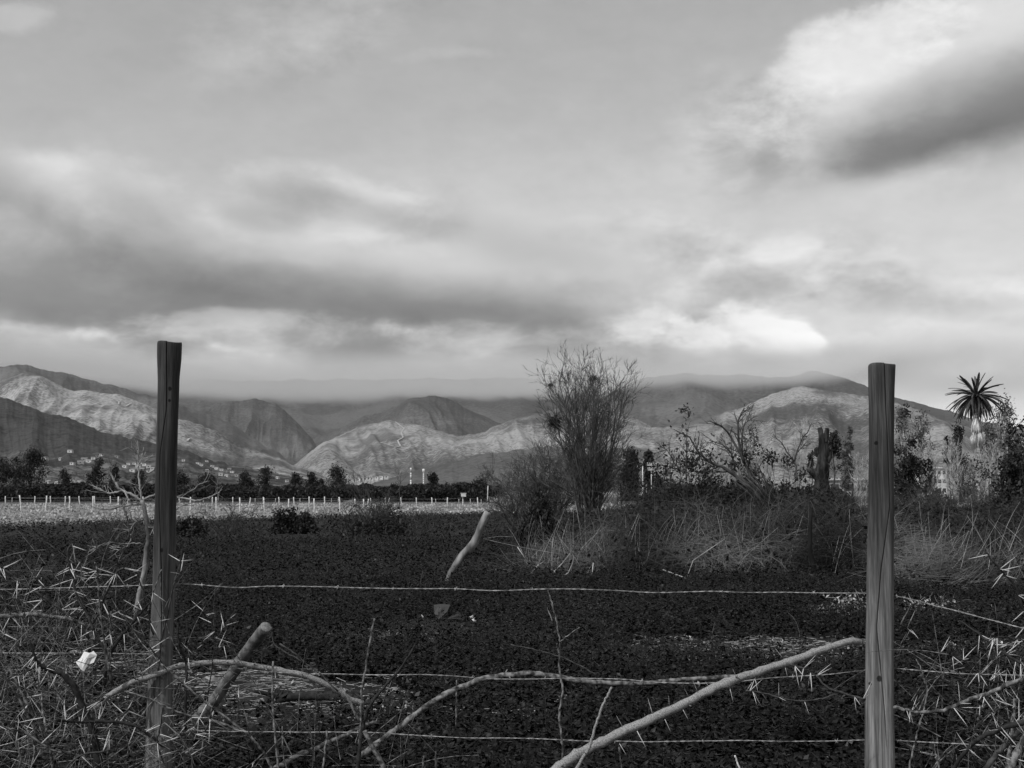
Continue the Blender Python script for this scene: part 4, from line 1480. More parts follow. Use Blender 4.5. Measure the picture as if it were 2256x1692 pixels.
leafy_shrub(632, 42, 1117, 84, 'round dark evergreen bush at the edge of the pale field', 501, 3200, .10)
leafy_shrub(672, 41.5, 1128, 56, 'smaller right lobe beside the round dark evergreen bush', 502, 1800, .10)
leafy_shrub(1186, 30.5, 1098, 70, 'dark upright conifer-like bush at the left foot of the tall bare tree', 503, 8000, .085, droop=(0, 0, .9))
leafy_shrub(1172, 30, 1150, 90, 'low dark skirt of bush below the upright conifer-like one', 504, 4500, .085)
cfg_tangle = [dict(up=.03, wob=.18, seg=7, taper=.35), dict(n=8, ang=50, ratio=.5, up=-.01, wob=.2, rr=.65, seg=5), dict(n=4, ang=45, ratio=.5, up=.0, wob=.2, rr=.7, seg=4, rmin=.006)]
bare_tree(822, 40, 1.35, .022, cfg_tangle, 'tangled leafless shrub at the pale field edge, middle of the photo', 405, stems=40, spread=.7, fan=50, name='shrub', cat='shrub', mat=m_twig)
bare_tree(905, 40.5, .95, .014, cfg_tangle, 'low right end of the tangled leafless shrub', 406, stems=14, spread=.5, fan=55, name='shrub', cat='shrub', mat=m_twig)
leafy_shrub(820, 39.7, 1132, 190, 'dark leafy base under the tangled leafless shrub', 505, 2600, .10, twigs=30)
bare_tree(508, 36, 1.0, .012, cfg_tangle, 'small leafless shrub right of the tall left post, before the pale field', 407, stems=12, spread=.3, fan=28, name='shrub', cat='shrub', mat=m_twig)
bare_tree(272, 30, .95, .012, cfg_tangle, 'small leafless shrub behind the dead sapling', 408, stems=14, spread=.4, fan=30, name='shrub', cat='shrub', mat=m_twig)
leafy_shrub(420, 38, 1140, 90, 'low dark shrub behind the tall left post, on its right', 506, 1500, .10)

# leafy thicket with long arching bare branches
leafy_shrub(1500, 30, 968, 130, 'thorny dark shrub with scattered leaves, left end of the thicket', 511, 4200, .085, edge=.6, twigs=150)
leafy_shrub(1570, 31, 995, 130, 'dark leafy shrub under the long arching branches', 512, 6500, .085, edge=.4, twigs=90)
leafy_shrub(1650, 30.5, 1005, 130, 'dark leafy shrub right of the arching branches', 513, 5200, .085, edge=.4, twigs=90)
leafy_shrub(1720, 31.5, 980, 110, 'dark leafy shrub at the left of the broken trunk', 514, 3600, .085, edge=.5, twigs=80)
leafy_shrub(1808, 33.5, 1070, 150, 'dark mound of creepers around the foot of the broken trunk', 515, 8500, .085, twigs=90)
leafy_shrub(1436, 32, 1078, 120, 'low dark shrub left of the thicket', 516, 4000, .085, edge=.5)


def dead_branch(name, lines, D, label, cat, mat, seed, twigs=18, tl=.35, trunk_first=True, r_twig=.005, leaves=0, wob=.03):
    """lines: list of (points, r0, r1) in photo pixels"""
    rng = np.random.default_rng(seed)
    b = P(lines[0][0][0][0], lines[0][0][0][1], D)
    o = empty(name, tuple(b), label, cat)
    gt, gc = G(), G()
    for q, (pts, r0, r1) in enumerate(lines):
        p = np.array([tuple(P(a, c, D)) for a, c in pts])
        p[1:, 1] += np.cumsum(rng.normal(size=len(p) - 1) * wob * D / 30)
        # refine
        t = np.linspace(0, len(p) - 1, (len(p) - 1) * 3 + 1)
        pp = np.stack([np.interp(t, np.arange(len(p)), p[:, i]) for i in range(3)], 1)
        pp[1:-1] += rng.normal(size=(len(pp) - 2, 3)) * .006 * D / 30
        rr = np.linspace(r0, r1, len(pp))
        (gt if q == 0 else gc).tube(pp, rr, 6)
        for k in range(twigs):
            i = rng.integers(len(pp) // 4, len(pp) - 1)
            dd = pp[i + 1] - pp[i]
            dd /= np.linalg.norm(dd)
            ax = rng.normal(size=3)
            ax -= dd * ax.dot(dd)
            ax /= np.linalg.norm(ax)
            grow(gc, rng, pp[i], dd * .75 + ax * .65, tl * rng.uniform(.4, 1.2), max(rr[i] * .45, r_twig), 0, [dict(up=.02, wob=.1, seg=4, taper=.6), dict(n=2, ang=35, ratio=.5, up=.0, wob=.12, seg=3, rr=.8, rmin=r_twig)])
        if leaves:
            gc.leaves(pp[rng.integers(len(pp) // 3, len(pp), leaves)] + rng.normal(size=(leaves, 3)) * .12, .09, rng, .6)
    gt.build('trunk', mat, o)
    if gc.n: gc.build('crown', mat, o)
    return o


ZB = lambda X, Y: (1440 + .19892 * X, 880 + .19892 * Y)
dead_branch('bare_tree', [([ZB(1180, 1150), ZB(1100, 950), ZB(1050, 780), ZB(960, 600), ZB(850, 400), ZB(750, 290), ZB(620, 235)], .05, .012),
                          ([ZB(1000, 700), ZB(940, 480), ZB(930, 260), ZB(970, 150), ZB(1010, 95)], .035, .008),
                          ([ZB(980, 600), ZB(975, 400), ZB(1010, 260), ZB(1110, 200)], .02, .006)], 29.5, 'dead tree with two long branches, the left one arching over', 'tree', m_twig, 601, twigs=15, tl=.4)
dead_branch('bare_tree', [([ZB(1280, 1150), ZB(1000, 900), ZB(750, 740), ZB(600, 690), ZB(480, 560), ZB(400, 420), ZB(220, 330)], .05, .01),
                          ([ZB(900, 760), ZB(860, 600), ZB(760, 500), ZB(610, 455)], .025, .007), ([ZB(360, 900), ZB(365, 600), ZB(360, 320)], .018, .006),
                          ([ZB(340, 830), ZB(230, 700), ZB(150, 550), ZB(0, 600)], .02, .006)], 29.2, 'dead tree leaning far to the left, with thin spiky twigs', 'tree', m_twig, 602, twigs=16, tl=.4, leaves=26)
dead_branch('bare_tree', [([ZB(1590, 900), ZB(1575, 740), ZB(1550, 690), ZB(1480, 590), ZB(1400, 470), ZB(1320, 390)], .026, .008),
                          ([ZB(1560, 690), ZB(1600, 540), ZB(1650, 420), ZB(1710, 350), ZB(1740, 265)], .022, .007), ([ZB(1600, 580), ZB(1680, 490)], .012, .006)], 30, 'forked dead branch left of the broken trunk', 'tree', m_twig, 603, twigs=9, tl=.3)
# heap of leaning dead stems inside the thicket
rng = np.random.default_rng(604)
for k in range(9):
    a = ZB(1180 + 22 * k, 1180 - 6 * k)
    b = ZB(880 + 34 * k, 880 - 20 * k + 60 * rng.random())
    stick([a, ((a[0] + b[0]) / 2 + rng.normal() * 3, (a[1] + b[1]) / 2 - 4), b], 28.6 + .12 * k, .025, f'{ORD[k]} dark stem, from the left, of the leaning bundle inside the thicket', m_twig, 'stem', 'leaning_branch', 'leaning stems inside the thicket')

# broken dead trunk
m_char = gmat('burnt_wood', .003, .012, 5.0, .9)
m_dead = gmat('charred_dead_wood', .004, .05, 12.0, .9, stretch=(1, 1, .18), bump=.04, contrast=(.35, .7))


def broken_trunk():
    rng = np.random.default_rng(71)
    D = 33.0
    Z4 = lambda X, Y: (1650 + .2712 * X, 730 + .2712 * Y)
    b = P(1808, 1090, D)
    o = empty('dead_tree', (b.x, D, 0), 'thick broken dead trunk with a short stub on its left side', 'dead tree')

    def line(pts, rad, k=12):
        p = np.array([tuple(P(*Z4(X, Y), D)) for X, Y in pts])
        t = np.linspace(0, len(p) - 1, (len(p) - 1) * 5 + 1)
        pp = np.stack([np.interp(t, np.arange(len(p)), p[:, i]) for i in range(3)], 1)
        rr = np.interp(t, np.arange(len(p)), np.array(rad) * .2712 * D / F_PX)
        jit = 1 + 1.0 * (fbm(np.arange(k)[None, :] * 1.1 + 7 + rng.random() * 9, t[:, None] * .55, 3, 4) - .5)
        return pp, rr, jit
    g = G()
    pp, rr, jit = line(k=14, pts=[(590, 1700), (588, 1500), (586, 1300), (592, 1200), (598, 1120), (600, 1060), (606, 1000), (600, 900), (600, 830)], rad=[92, 78, 66, 58, 54, 44, 48, 36, 32])
    g.tube(pp, rr, 14, jitter=jit)
    g.build('trunk', m_dead, o)
    for nm, pts, rad in (('broken_top', [(598, 880), (585, 830), (578, 800), (572, 782)], [26, 21, 19, 22]), ('broken_top', [(612, 900), (625, 850), (634, 815), (636, 785)], [26, 21, 18, 15]),
                         ('stub', [(585, 1205), (545, 1165), (515, 1145), (492, 1128), (472, 1133)], [40, 30, 20, 22, 16]), ('burl', [(575, 1000), (560, 985), (550, 960), (556, 940)], [26, 24, 17, 8]),
                         ('burl', [(630, 1060), (650, 1030), (655, 985)], [24, 20, 8])):
        g = G()
        pp, rr, jit = line(pts, rad, 9)
        g.tube(pp, rr, 9, jitter=jit)
        g.build(nm, m_dead, o)


broken_trunk()
# black snag standing in the brush heap
stick([(1796, 1272), (1790, 1240), (1784, 1212), (1785, 1170), (1786, 1140), (1788, 1118)], 20.3, .042, 'thin black stake standing in the dry brush heap', m_char, 'stake', 'charred_stake', k=8)
stick([(1565, 1212), (1568, 1180), (1572, 1152)], 23.0, .05, 'short black stub in the dry brush heap', m_char, 'stake', 'charred_stake', k=8)

# right of the right post
leafy_shrub(2008, 60, 968, 90, 'dark dense-crowned small tree touching the right post', 521, 2600, .17, cat='tree', name='small_tree', edge=.6, base=1.0)
leafy_shrub(1985, 45, 1050, 100, 'dark shrub at the right side of the tall right post', 522, 3600, .12, edge=.6, twigs=90)
leafy_shrub(2070, 46, 1068, 110, 'thin dark shrub before the pale building', 523, 2000, .11, edge=.8, twigs=120)
leafy_shrub(2150, 44, 1062, 120, 'thin dark shrub before the palm trunk', 524, 2400, .11, edge=.8, twigs=130)
leafy_shrub(2246, 34, 968, 124, 'big black-green tree cut by the right edge', 525, 16000, .11, cat='tree', name='small_tree', edge=.4)
leafy_shrub(2215, 33, 1100, 90, 'low dark shrub at the foot of the big right-edge tree', 526, 2400, .10, edge=.4)
for k, (px, D, L, lab) in enumerate([(2090, 43, 2.1, 'grey leafless shrub before the pale leafless trees, nearest the right post'), (2165, 42, 2.2, 'grey leafless shrub directly below the palm'), (2020, 44, 1.8, 'grey leafless shrub half hidden behind the right post'), (1915, 43, 1.9, 'grey leafless shrub left of the right post, behind the creepers')]):
    bare_tree(px, D, L, .022, cfg_bushy, lab, 420 + k, stems=5, spread=.3, fan=28, mat=m_treebark, depth_y=.8)

# ================================================================== leaning old post, litter
m_grey_wood = gmat('weathered_grey_wood', .05, .34, 9.0, .9, stretch=(1, 1, .22), bump=.012, contrast=(.3, .75))
g = G()
pts = [(981, 1300), (987, 1278), (993, 1262), (1003, 1246), (1018, 1224), (1032, 1211), (1044, 1196), (1052, 1180), (1058, 1163), (1066, 1145), (1075, 1129)]
pp = np.array([tuple(P(a, b, 18.8 - .02 * i)) for i, (a, b) in enumerate(pts)])
t = np.linspace(0, 10, 31)
pp = np.stack([np.interp(t, np.arange(11), pp[:, i]) for i in range(3)], 1)
rng = np.random.default_rng(81)
jit = 1 + .35 * (fbm(np.arange(10)[None, :] * .8 + 3, t[:, None] * .7, 3, 14) - .5)
g.tube(pp, np.interp(t, [0, 3, 5, 8, 10], [.035, .05, .062, .048, .052]), 10, jitter=jit)
o = tag(g.build('leaning_post', m_grey_wood), 'crooked old grey post leaning to the right in the dark weeds', 'fence post')
g = G()
pa, pb = P(1065, 1187, 18.7), P(1245, 1222, 20.4)
g.tube([tuple(pa + (pb - pa) * s - Vector((0, 0, .06 * s * (1 - s)))) for s in np.linspace(0, 1, 7)], .0035, 3)
tag(g.build('fence_wire', m_wire), 'thin loose wire running right from the crooked leaning post', 'wire')
g = G()
pa, pb = P(1065, 1187, 18.7), P(1130, 1183, 18.9)
g.tube([tuple(pa), tuple((pa + pb) / 2 + Vector((0, 0, .02))), tuple(pb)], .004, 3)
tag(g.build('wire_scrap', m_wire), 'short scrap of wire at the crooked leaning post', 'wire')


def sheet(pts, D, name, label, cat, mat, th=.006, bend=.03, seed=0, slope=0.6):
    """thin crumpled sheet: outline in photo pixels, leaning back"""
    rng = np.random.default_rng(seed)
    yb = max(p[1] for p in pts)
    n = len(pts)
    base = []
    for (a, b) in pts:
        dd = D + (yb - b) / F_PX * D * slope + rng.normal() * bend * .3
        base.append(np.array(tuple(P(a, b, dd))))
    base = np.array(base)
    c = base.mean(0)
    nr = np.cross(base[1] - base[0], base[2] - base[0])
    nr /= np.linalg.norm(nr)
    if nr[1] > 0: nr = -nr
    c2 = c + nr * bend
    mid = (base + c) / 2 + nr * bend * rng.normal(size=(n, 1)) * .7
    V = np.concatenate([base, mid, [c2]])
    m = len(V)
    V = np.concatenate([V, V - nr * th])
    F4, F3 = [], []
    for i in range(n):
        j = (i + 1) % n
        F4.append((i, j, n + j, n + i)); F4.append((m + j, m + i, m + n + i, m + n + j))
        F4.append((j, i, m + i, m + j))
        F3.append((n + i, n + j, 2 * n)); F3.append((m + n + j, m + n + i, m + 2 * n))
    g = G()
    g.add(V, F4)
    g.f.append(np.array(F3)); g.mi.append(np.zeros(len(F3), np.int32))
    return tag(g.build(name, mat, smooth=False), label, cat)


Z6 = lambda X, Y: (550 + .3569 * X, 1100 + .3569 * Y)
Z5 = lambda X, Y: (.3266 * X, 1150 + .3266 * Y)
Z7 = lambda X, Y: (1050 + .3569 * X, 1100 + .3569 * Y)
Z8 = lambda X, Y: (1650 + .3569 * X, 1100 + .3569 * Y)
m_card = gmat('dark_board', .028, .045, 3, .6)
m_paper = gmat('white_paper', .6, .8, 4, .7)
sheet([Z6(1135, 652), Z6(1185, 646), Z6(1238, 650), Z6(1222, 690), Z6(1168, 742), Z6(1138, 705)], 13.75, 'board', 'flat dark grey board lying among the weeds', 'board', m_card, .012, .01, 1)
sheet([Z6(1285, 690), Z6(1330, 725), Z6(1300, 740), Z6(1215, 740)], 13.8, 'board', 'black triangular scrap of board right of the grey board', 'board', gmat('black_board', .015, .03, 3, .6), .012, .01, 2)
sheet([Z6(1352, 728), Z6(1372, 720), Z6(1396, 732), Z6(1398, 752), Z6(1374, 742)], 13.6, 'paper_scrap', 'small white scrap of paper right of the boards in the weeds', 'paper', m_paper, .003, .02, 3)
sheet([Z6(1058, 708), Z6(1068, 716), Z6(1074, 728), Z6(1064, 726)], 13.9, 'paper_scrap', 'tiny white scrap left of the grey board', 'paper', m_paper, .003, .01, 4)
sheet([Z5(565, 878), Z5(605, 890), Z5(652, 902), Z5(632, 948), Z5(598, 962), Z5(546, 996), Z5(530, 972), Z5(512, 948), Z5(540, 925)], 5.15, 'paper_scrap', 'crumpled white paper caught in the thorn thicket', 'paper', m_paper, .003, .03, 5, .2)
sheet([Z5(505, 866), Z5(528, 866), Z5(535, 882), Z5(512, 882)], 6.6, 'paper_scrap', 'tiny white scrap just above the crumpled paper', 'paper', m_paper, .003, .004, 6, .2)
sheet([Z8(1235, 885), Z8(1262, 880), Z8(1280, 900), Z8(1250, 908)], 11.6, 'paper_scrap', 'small white scrap on the straw right of the tall right post', 'paper', m_paper, .003, .015, 7)
sheet([Z8(1540, 876), Z8(1562, 872), Z8(1570, 895), Z8(1545, 900)], 11.6, 'paper_scrap', 'farther right white scrap on the straw near the photo edge', 'paper', m_paper, .003, .015, 8)
sheet([Z5(1380, 1045), Z5(1440, 1042), Z5(1510, 1062), Z5(1500, 1078), Z5(1420, 1070)], 8.8, 'paper_scrap', 'pale curled scrap on the bare soil beside the slanting log', 'paper', m_straw, .004, .02, 9)
# white flat slats on the straw, and a light wad of dry weeds
for k, (a, b, lab) in enumerate([(Z7(1460, 958), Z7(1612, 962), 'pale flat slat on the straw, upper one behind the thorny log'), (Z7(1545, 994), Z7(1690, 994), 'pale flat slat on the straw, lower one behind the thorny log')]):
    dd = EYE * F_PX / ((a[1]) - HOR)
    stick([a, ((a[0] + b[0]) / 2, (a[1] + b[1]) / 2 + .5), b], dd, .012, lab, m_straw, 'stick', 'split_stick')
rng = np.random.default_rng(91)
for (px, py, w, lab) in ((1885, 1333, .45, 'pale wad of dry leaves left of the tall right post'), (2045, 1340, .35, 'pale wad of dry leaves right of the tall right post')):
    D = EYE * F_PX / (py + 12 - HOR)
    g = G()
    c = np.array(tuple(P(px, py, D)))
    q = c + rng.normal(size=(160, 3)) * [w * .5, w * .4, .06]
    g.leaves(q, .05, rng, .6)
    strands(g, q[:60], rng.normal(size=(60, 3)), rng.uniform(.05, .2, 60), rng.uniform(.002, .004, 60), rng, .9, 4)
    tag(g.build('dry_leaf_wad', m_straw), lab, 'dry leaves', kind='stuff')

# a few dry stalks standing in the dark weeds
rng = np.random.default_rng(141)
g = G()
n = 500
x, y = fan_points(n, 8, 46, rng)
strands(g, np.stack([x, y, np.zeros(n)], 1), rng.normal(size=(n, 3)) * .3 + [0, 0, 1], rng.uniform(.12, .42, n), rng.uniform(.0012, .0028, n) * (1 + y / 30), rng, .4, 5)
tag(g.build('dry_stalks', m_drystem), 'scattered dry stalks standing among the dark weeds', 'stalks', kind='stuff')


# ================================================================== the fence in front
FD = 5.5


def post_mat(name, seed, lo, hi, dark_z, knots, crack_dark=True):
    m, t, b, vec = mat_base(name, .85, .2)
    g1 = ntex(t, vec, 38, 5, .62, (1, 1, .05))
    g2 = ntex(t, vec, 11, 5, .65, (1, 1, .09))
    g3 = ntex(t, vec, 150, 4, .6, (1, 1, .04))
    v = lerp(t, lo, hi, smooth(t, g1, .25, .75))
    v = mth(t, 'MULTIPLY', v, mth(t, 'MULTIPLY_ADD', smooth(t, g2, .25, .75), 1.0, .5))
    v = mth(t, 'MULTIPLY', v, mth(t, 'MULTIPLY_ADD', smooth(t, g3, .3, .7), .7, .6))
    # darker towards the top, with a ragged lower edge
    sp = nd(t, 'ShaderNodeSeparateXYZ')
    lk(t, vec, sp.inputs[0])
    z = mth(t, 'MULTIPLY_ADD', ntex(t, vec, 14, 4, .6, (1, 1, .35)), .5, sp.outputs[2])
    st = smooth(t, z, dark_z - .10, dark_z + .65)
    v = mth(t, 'MULTIPLY', v, mth(t, 'MULTIPLY_ADD', st, -.62, 1.0))
    z2 = mth(t, 'MULTIPLY_ADD', ntex(t, vec, 25, 4, .6, (1, 1, .3)), .25, sp.outputs[2])
    for (kx, kz, kr, ring) in knots:
        mp = nd(t, 'ShaderNodeMapping', vector_type='TEXTURE')
        lk(t, vec, mp.inputs[0])
        mp.inputs['Location'].default_value = (kx, -.05, kz)
        mp.inputs['Scale'].default_value = (kr, .09, kr * 1.25)
        gr = nd(t, 'ShaderNodeTexGradient', gradient_type='SPHERICAL')
        lk(t, mp.outputs[0], gr.inputs[0])
        f = mth(t, 'MULTIPLY_ADD', mth(t, 'SUBTRACT', ntex(t, vec, 90, 3), .5), .35, gr.outputs['Fac'])
        v = mth(t, 'MULTIPLY', v, mth(t, 'MULTIPLY_ADD', smooth(t, f, .35, .6), -.85, 1.0))
    val_out(t, v, b)
    bp = nd(t, 'ShaderNodeBump')
    bp.inputs['Distance'].default_value = .0025
    hgt = mth(t, 'ADD', g1, mth(t, 'MULTIPLY', g3, .4))
    lk(t, hgt, bp.inputs['Height'])
    lk(t, bp.outputs[0], b.inputs['Normal'])
    return m


def fence_post(outline, label, mat, seed, crack, flat=0.0, chisel=True):
    """outline: (centre px, row, half width px); crack: (row, px) line of the drying crack facing the camera"""
    rng = np.random.default_rng(seed)
    rows = np.array([o[1] for o in outline], float)
    cx = np.array([o[0] for o in outline], float)
    hw = np.array([o[2] for o in outline], float)
    yy = np.concatenate([[rows[0] + 1.5], np.linspace(rows[0] + 5, rows[-1], 90)])
    K = 64
    cr_rows = np.array([c[0] for c in crack], float)
    cr_px = np.array([c[1] for c in crack], float)
    cent = np.array([tuple(P(np.interp(y, rows, cx), y, FD)) for y in yy])
    rad = np.interp(yy, rows, hw) * FD / F_PX
    rad[0] *= .965
    base = cent[-1].copy()
    V = []
    for i, y in enumerate(yy):
        c, r = cent[i], rad[i]
        # angle of the crack on the front face
        off = np.clip((np.interp(y, cr_rows, cr_px) - np.interp(y, rows, cx)) / np.interp(y, rows, hw), -.9, .9)
        a0 = -np.pi / 2 + math.asin(off)
        inside = cr_rows[0] - 2 <= y <= cr_rows[-1] + 2
        w = .028 if inside else .0
        fade = min(1, max(0, (y - cr_rows[0] + 2) / 30), max(0, (cr_rows[-1] + 2 - y) / 60)) if inside else 0
        if inside and y < rows[0] + 40: fade = 1
        th = np.concatenate([[a0 - .05, a0 - .02, a0, a0 + .02, a0 + .05], a0 + np.linspace(.12, 2 * np.pi - .12, K - 5)])
        rr = r * (1 + .022 * (fbm(np.cos(th) * 1.6 + 5, y * .012 + np.sin(th) * 1.6, 3, seed) - .5) * 2 + .006 * (fbm(th * 6, y * .01, 2, seed + 3) - .5))
        if flat:
            # slightly squared round wood
            sq = 1 / np.maximum(np.abs(np.cos(th)), np.abs(np.sin(th)))
            rr = rr * (1 + (np.minimum(sq, 1.18) - 1) * flat)
        rr[2] *= 1 - .42 * fade
        rr[1] *= 1 - .10 * fade
        rr[3] *= 1 - .10 * fade
        V.append(np.stack([c[0] + rr * np.cos(th), c[1] + rr * np.sin(th), np.full(K, c[2])], 1))
    V = np.array(V)
    # uneven sawn top
    V[0, :, 2] += .0035 * np.cos(np.linspace(0, 2 * np.pi, K) * 2 + 1)
    g = G()
    n = len(yy)
    i = np.arange(n - 1)[:, None] * K
    j = np.arange(K)[None, :]
    jn = (j + 1) % K
    g.add(V.reshape(-1, 3), np.stack([i + j, i + K + j, i + K + jn, i + jn], -1).reshape(-1, 4))
    g.v.append(np.array([V[0].mean(0)])); tri = np.stack([np.arange(K), (np.arange(K) + 1) % K, np.full(K, g.n)], -1)
    g.f.append(tri); g.mi.append(np.zeros(K, np.int32)); g.n += 1
    # into the ground
    bot = V[-1].copy()
    bot[:, 2] = -.3
    g.add(np.concatenate([V[-1], bot]), np.stack([np.arange(K), np.arange(K) + K, (np.arange(K) + 1) % K + K, (np.arange(K) + 1) % K], -1))
    o = empty('fence_post', (base[0], FD, 0), label, 'fence post', 'tall round posts of the wire fence')
    body = g.build('post', mat, o, loc=(base[0], FD, 0))
    return o, cent, rad


mL = post_mat('left_post_wood', 1, .05, .17, .92, [(.0264, 1.77, .013, 1), (.026, 1.721, .010, 1), (.077, 1.757, .011, 1), (.0075, 1.107, .013, 1), (.055, 1.094, .014, 1)])
mR = post_mat('right_post_wood', 2, .07, .22, 1.00, [(-.0226, 1.55, .010, 1), (.0066, 1.545, .013, 1), (-.0057, .591, .019, 1), (-.0377, .568, .010, 1)])
postL, cL, rL = fence_post([(373.5, 753, 27), (373, 790, 26.5), (371.5, 835, 23.5), (369.5, 920, 22.5), (367, 1000, 23), (364, 1150, 23.7), (361, 1300, 24.5), (354, 1444, 25.5), (349, 1640, 28), (347, 1750, 29)],
                           'tall round wooden fence post with a flared dark top, left one of the pair', mL, 3, [(756, 374), (900, 373), (1000, 358), (1100, 356), (1250, 362), (1420, 363)])
postR, cR, rR = fence_post([(1943, 801, 29), (1942, 850, 27.8), (1942, 900, 26.5), (1941.5, 1001, 26), (1941, 1130, 27.5), (1940, 1207, 27.8), (1937.5, 1457, 29.5), (1938, 1692, 31), (1938, 1760, 31)],
                           'tall squarish wooden fence post split by a long crack, right one of the pair', mR, 4, [(803, 1941), (900, 1945), (1000, 1950), (1120, 1953), (1250, 1934), (1380, 1924), (1475, 1933), (1560, 1941), (1640, 1945)], flat=.35)

m_barb = gmat('rusty_galvanised_wire', .10, .36, 40, .5, spec=.5)


def barbed(pts, depths, label, seed, group='barbed wires of the fence'):
    rng = np.random.default_rng(seed)
    p = np.array([tuple(P(a, b, d)) for (a, b), d in zip(pts, depths)])
    if pts[-1][0] > 2300:                          # the wire runs on past the picture, level, to the next posts
        d = (p[-1] - p[-3]) * [1, 1, .1]
        p = np.concatenate([p, [p[-1] + d / np.linalg.norm(d) * 2.2]])
    if pts[0][0] < 0:
        p = np.concatenate([[p[0] - [2.4, 0, 0]], p])
    s = np.concatenate([[0], np.cumsum(np.linalg.norm(np.diff(p, axis=0), axis=1))])
    n = int(s[-1] / .022) + 2
    t = np.linspace(0, s[-1], n)
    q = np.stack([np.interp(t, s, p[:, i]) for i in range(3)], 1)
    ker = np.ones(7) / 7
    for i in range(3):
        q[:, i] = np.convolve(np.pad(q[:, i], 3, mode='edge'), ker, 'valid')
    q += np.stack([0 * t, .004 * (fbm(t * 3, t * 0, 2, seed) - .5), .012 * (fbm(t * 2.5, t * 0 + 4, 3, seed) - .5)], 1)
    g = G()
    ph = t * 95
    for k in (0, math.pi):                        # two twisted strands
        g.tube(q + np.stack([0 * t, .0017 * np.cos(ph + k), .0017 * np.sin(ph + k)], 1), .0014, 5)
    o = empty('barbed_wire', tuple(q[0]), label, 'barbed wire', group)
    g.build('strand', m_barb, o)
    x = rng.uniform(.05, .15)
    while x < s[-1] - .03:
        c = np.array([np.interp(x, t, q[:, i]) for i in range(3)])
        g = G()
        for k in range(2):
            a = rng.uniform(0, 2 * math.pi)
            d = np.array([rng.normal() * .5, math.cos(a), math.sin(a)])
            d /= np.linalg.norm(d)
            g.tube([c - d * .011, c + np.array([.004 * (k * 2 - 1), 0, 0]), c + d * .011], [.0008, .0022, .0008], 5)
        g.tube([c - [.005, 0, 0], c + [.005, 0, 0]], .0032, 6)
        g.build('barb', m_barb, o)
        x += rng.uniform(.22, .42)
    return o


BK = FD + .058
up = [(-60, 1300), (0, 1298), (60, 1297), (160, 1292), (250, 1290), (362, 1287), (388, 1284), (430, 1286), (480, 1290), (520, 1296), (550, 1294), (590, 1291), (700, 1293), (850, 1297), (1000, 1295), (1050, 1299), (1100, 1302), (1200, 1298), (1350, 1299), (1430, 1304), (1560, 1303), (1650, 1306), (1750, 1305), (1900, 1306), (1940, 1307)]
barbed(up, [BK] * len(up), 'upper barbed wire, crossing the frame from the left edge to the right post', 11)
mid = [(675, 1485), (800, 1487), (853, 1489), (907, 1486), (978, 1487), (1042, 1492), (1067, 1496), (1228, 1494), (1250, 1492), (1371, 1494), (1443, 1503), (1578, 1505), (1686, 1494), (1828, 1485), (1907, 1474), (1940, 1471)]
mid = [(-60, 1441), (100, 1439), (250, 1438), (355, 1440), (450, 1462), (560, 1478)] + mid
barbed(mid, [BK] * len(mid), 'middle barbed wire, sagging along the arched branch', 12)
low = [(349, 1605), (450, 1610), (545, 1614), (732, 1614), (800, 1614), (878, 1617), (978, 1622), (1050, 1626), (1082, 1625), (1228, 1632), (1307, 1635), (1353, 1632), (1407, 1634), (1514, 1634), (1650, 1632), (1707, 1635), (1793, 1632), (1907, 1629), (1938, 1629)]
barbed(low, [BK] * len(low), 'lower barbed wire, near the bottom of the photo', 13)
rt = [(1940, 1307), (1970, 1313), (2050, 1331), (2150, 1356), (2256, 1383), (2330, 1402)]
barbed(rt, [BK, 5.5, 5.3, 5.05, 4.8, 4.65], 'upper barbed wire right of the right post, slanting down to the edge', 14)
rt = [(1940, 1470), (1971, 1472), (2100, 1482), (2256, 1487), (2330, 1490)]
barbed(rt, [BK, 5.5, 5.3, 5.1, 5.0], 'middle barbed wire right of the right post', 15)
rt = [(1938, 1629), (1971, 1629), (2007, 1634), (2132, 1642), (2256, 1646), (2330, 1648)]
barbed(rt, [BK, 5.5, 5.4, 5.2, 5.05, 5.0], 'lower barbed wire right of the right post', 16)

# ================================================================== sticks, branches and thorns
m_stick = gmat('grey_branch_bark', .025, .21, 45.0, .85, stretch=(1, 1, 1), bump=.002, contrast=(.35, .68))
m_log = gmat('pale_speckled_bark', .08, .30, 260.0, .8, bump=.001, contrast=(.28, .66), detail=5)
m_logwood = gmat('grey_log_bark', .045, .16, 22.0, .85, stretch=(1, 1, 1), bump=.004, detail=6)
m_darkbr = gmat('black_branch_bark', .008, .03, 40.0, .85, bump=.002)
m_brown = gmat('thorn_branch_bark', .015, .07, 40.0, .85, bump=.001)
m_thorn = gmat('white_thorn', .34, .64, 30.0, .5, spec=.4)
m_cut = gmat('cut_wood_end', .12, .24, 60, .8)

# one thorn, shared by every copy
_g = G()
_g.tube([(0, 0, 0), (0, 0, .35), (.008, 0, .7), (.0, 0, 1)], [.025, .022, .015, .003], 5)
THORN = _g.build('thorn', m_thorn, loc=(0, 0, 0))
THORN_ME = THORN.data
bpy.data.objects.remove(THORN)


def put_thorn(parent, p, d, L):
    o = bpy.data.objects.new('thorn', THORN_ME)
    COL.objects.link(o)
    o.parent = parent
    d = Vector(d).normalized()
    o.location = Vector(p) - Vector(parent.location)
    o.rotation_euler = d.to_track_quat('Z', 'Y').to_euler()
    o.scale = (L * .95, L * .95, L)
    return o


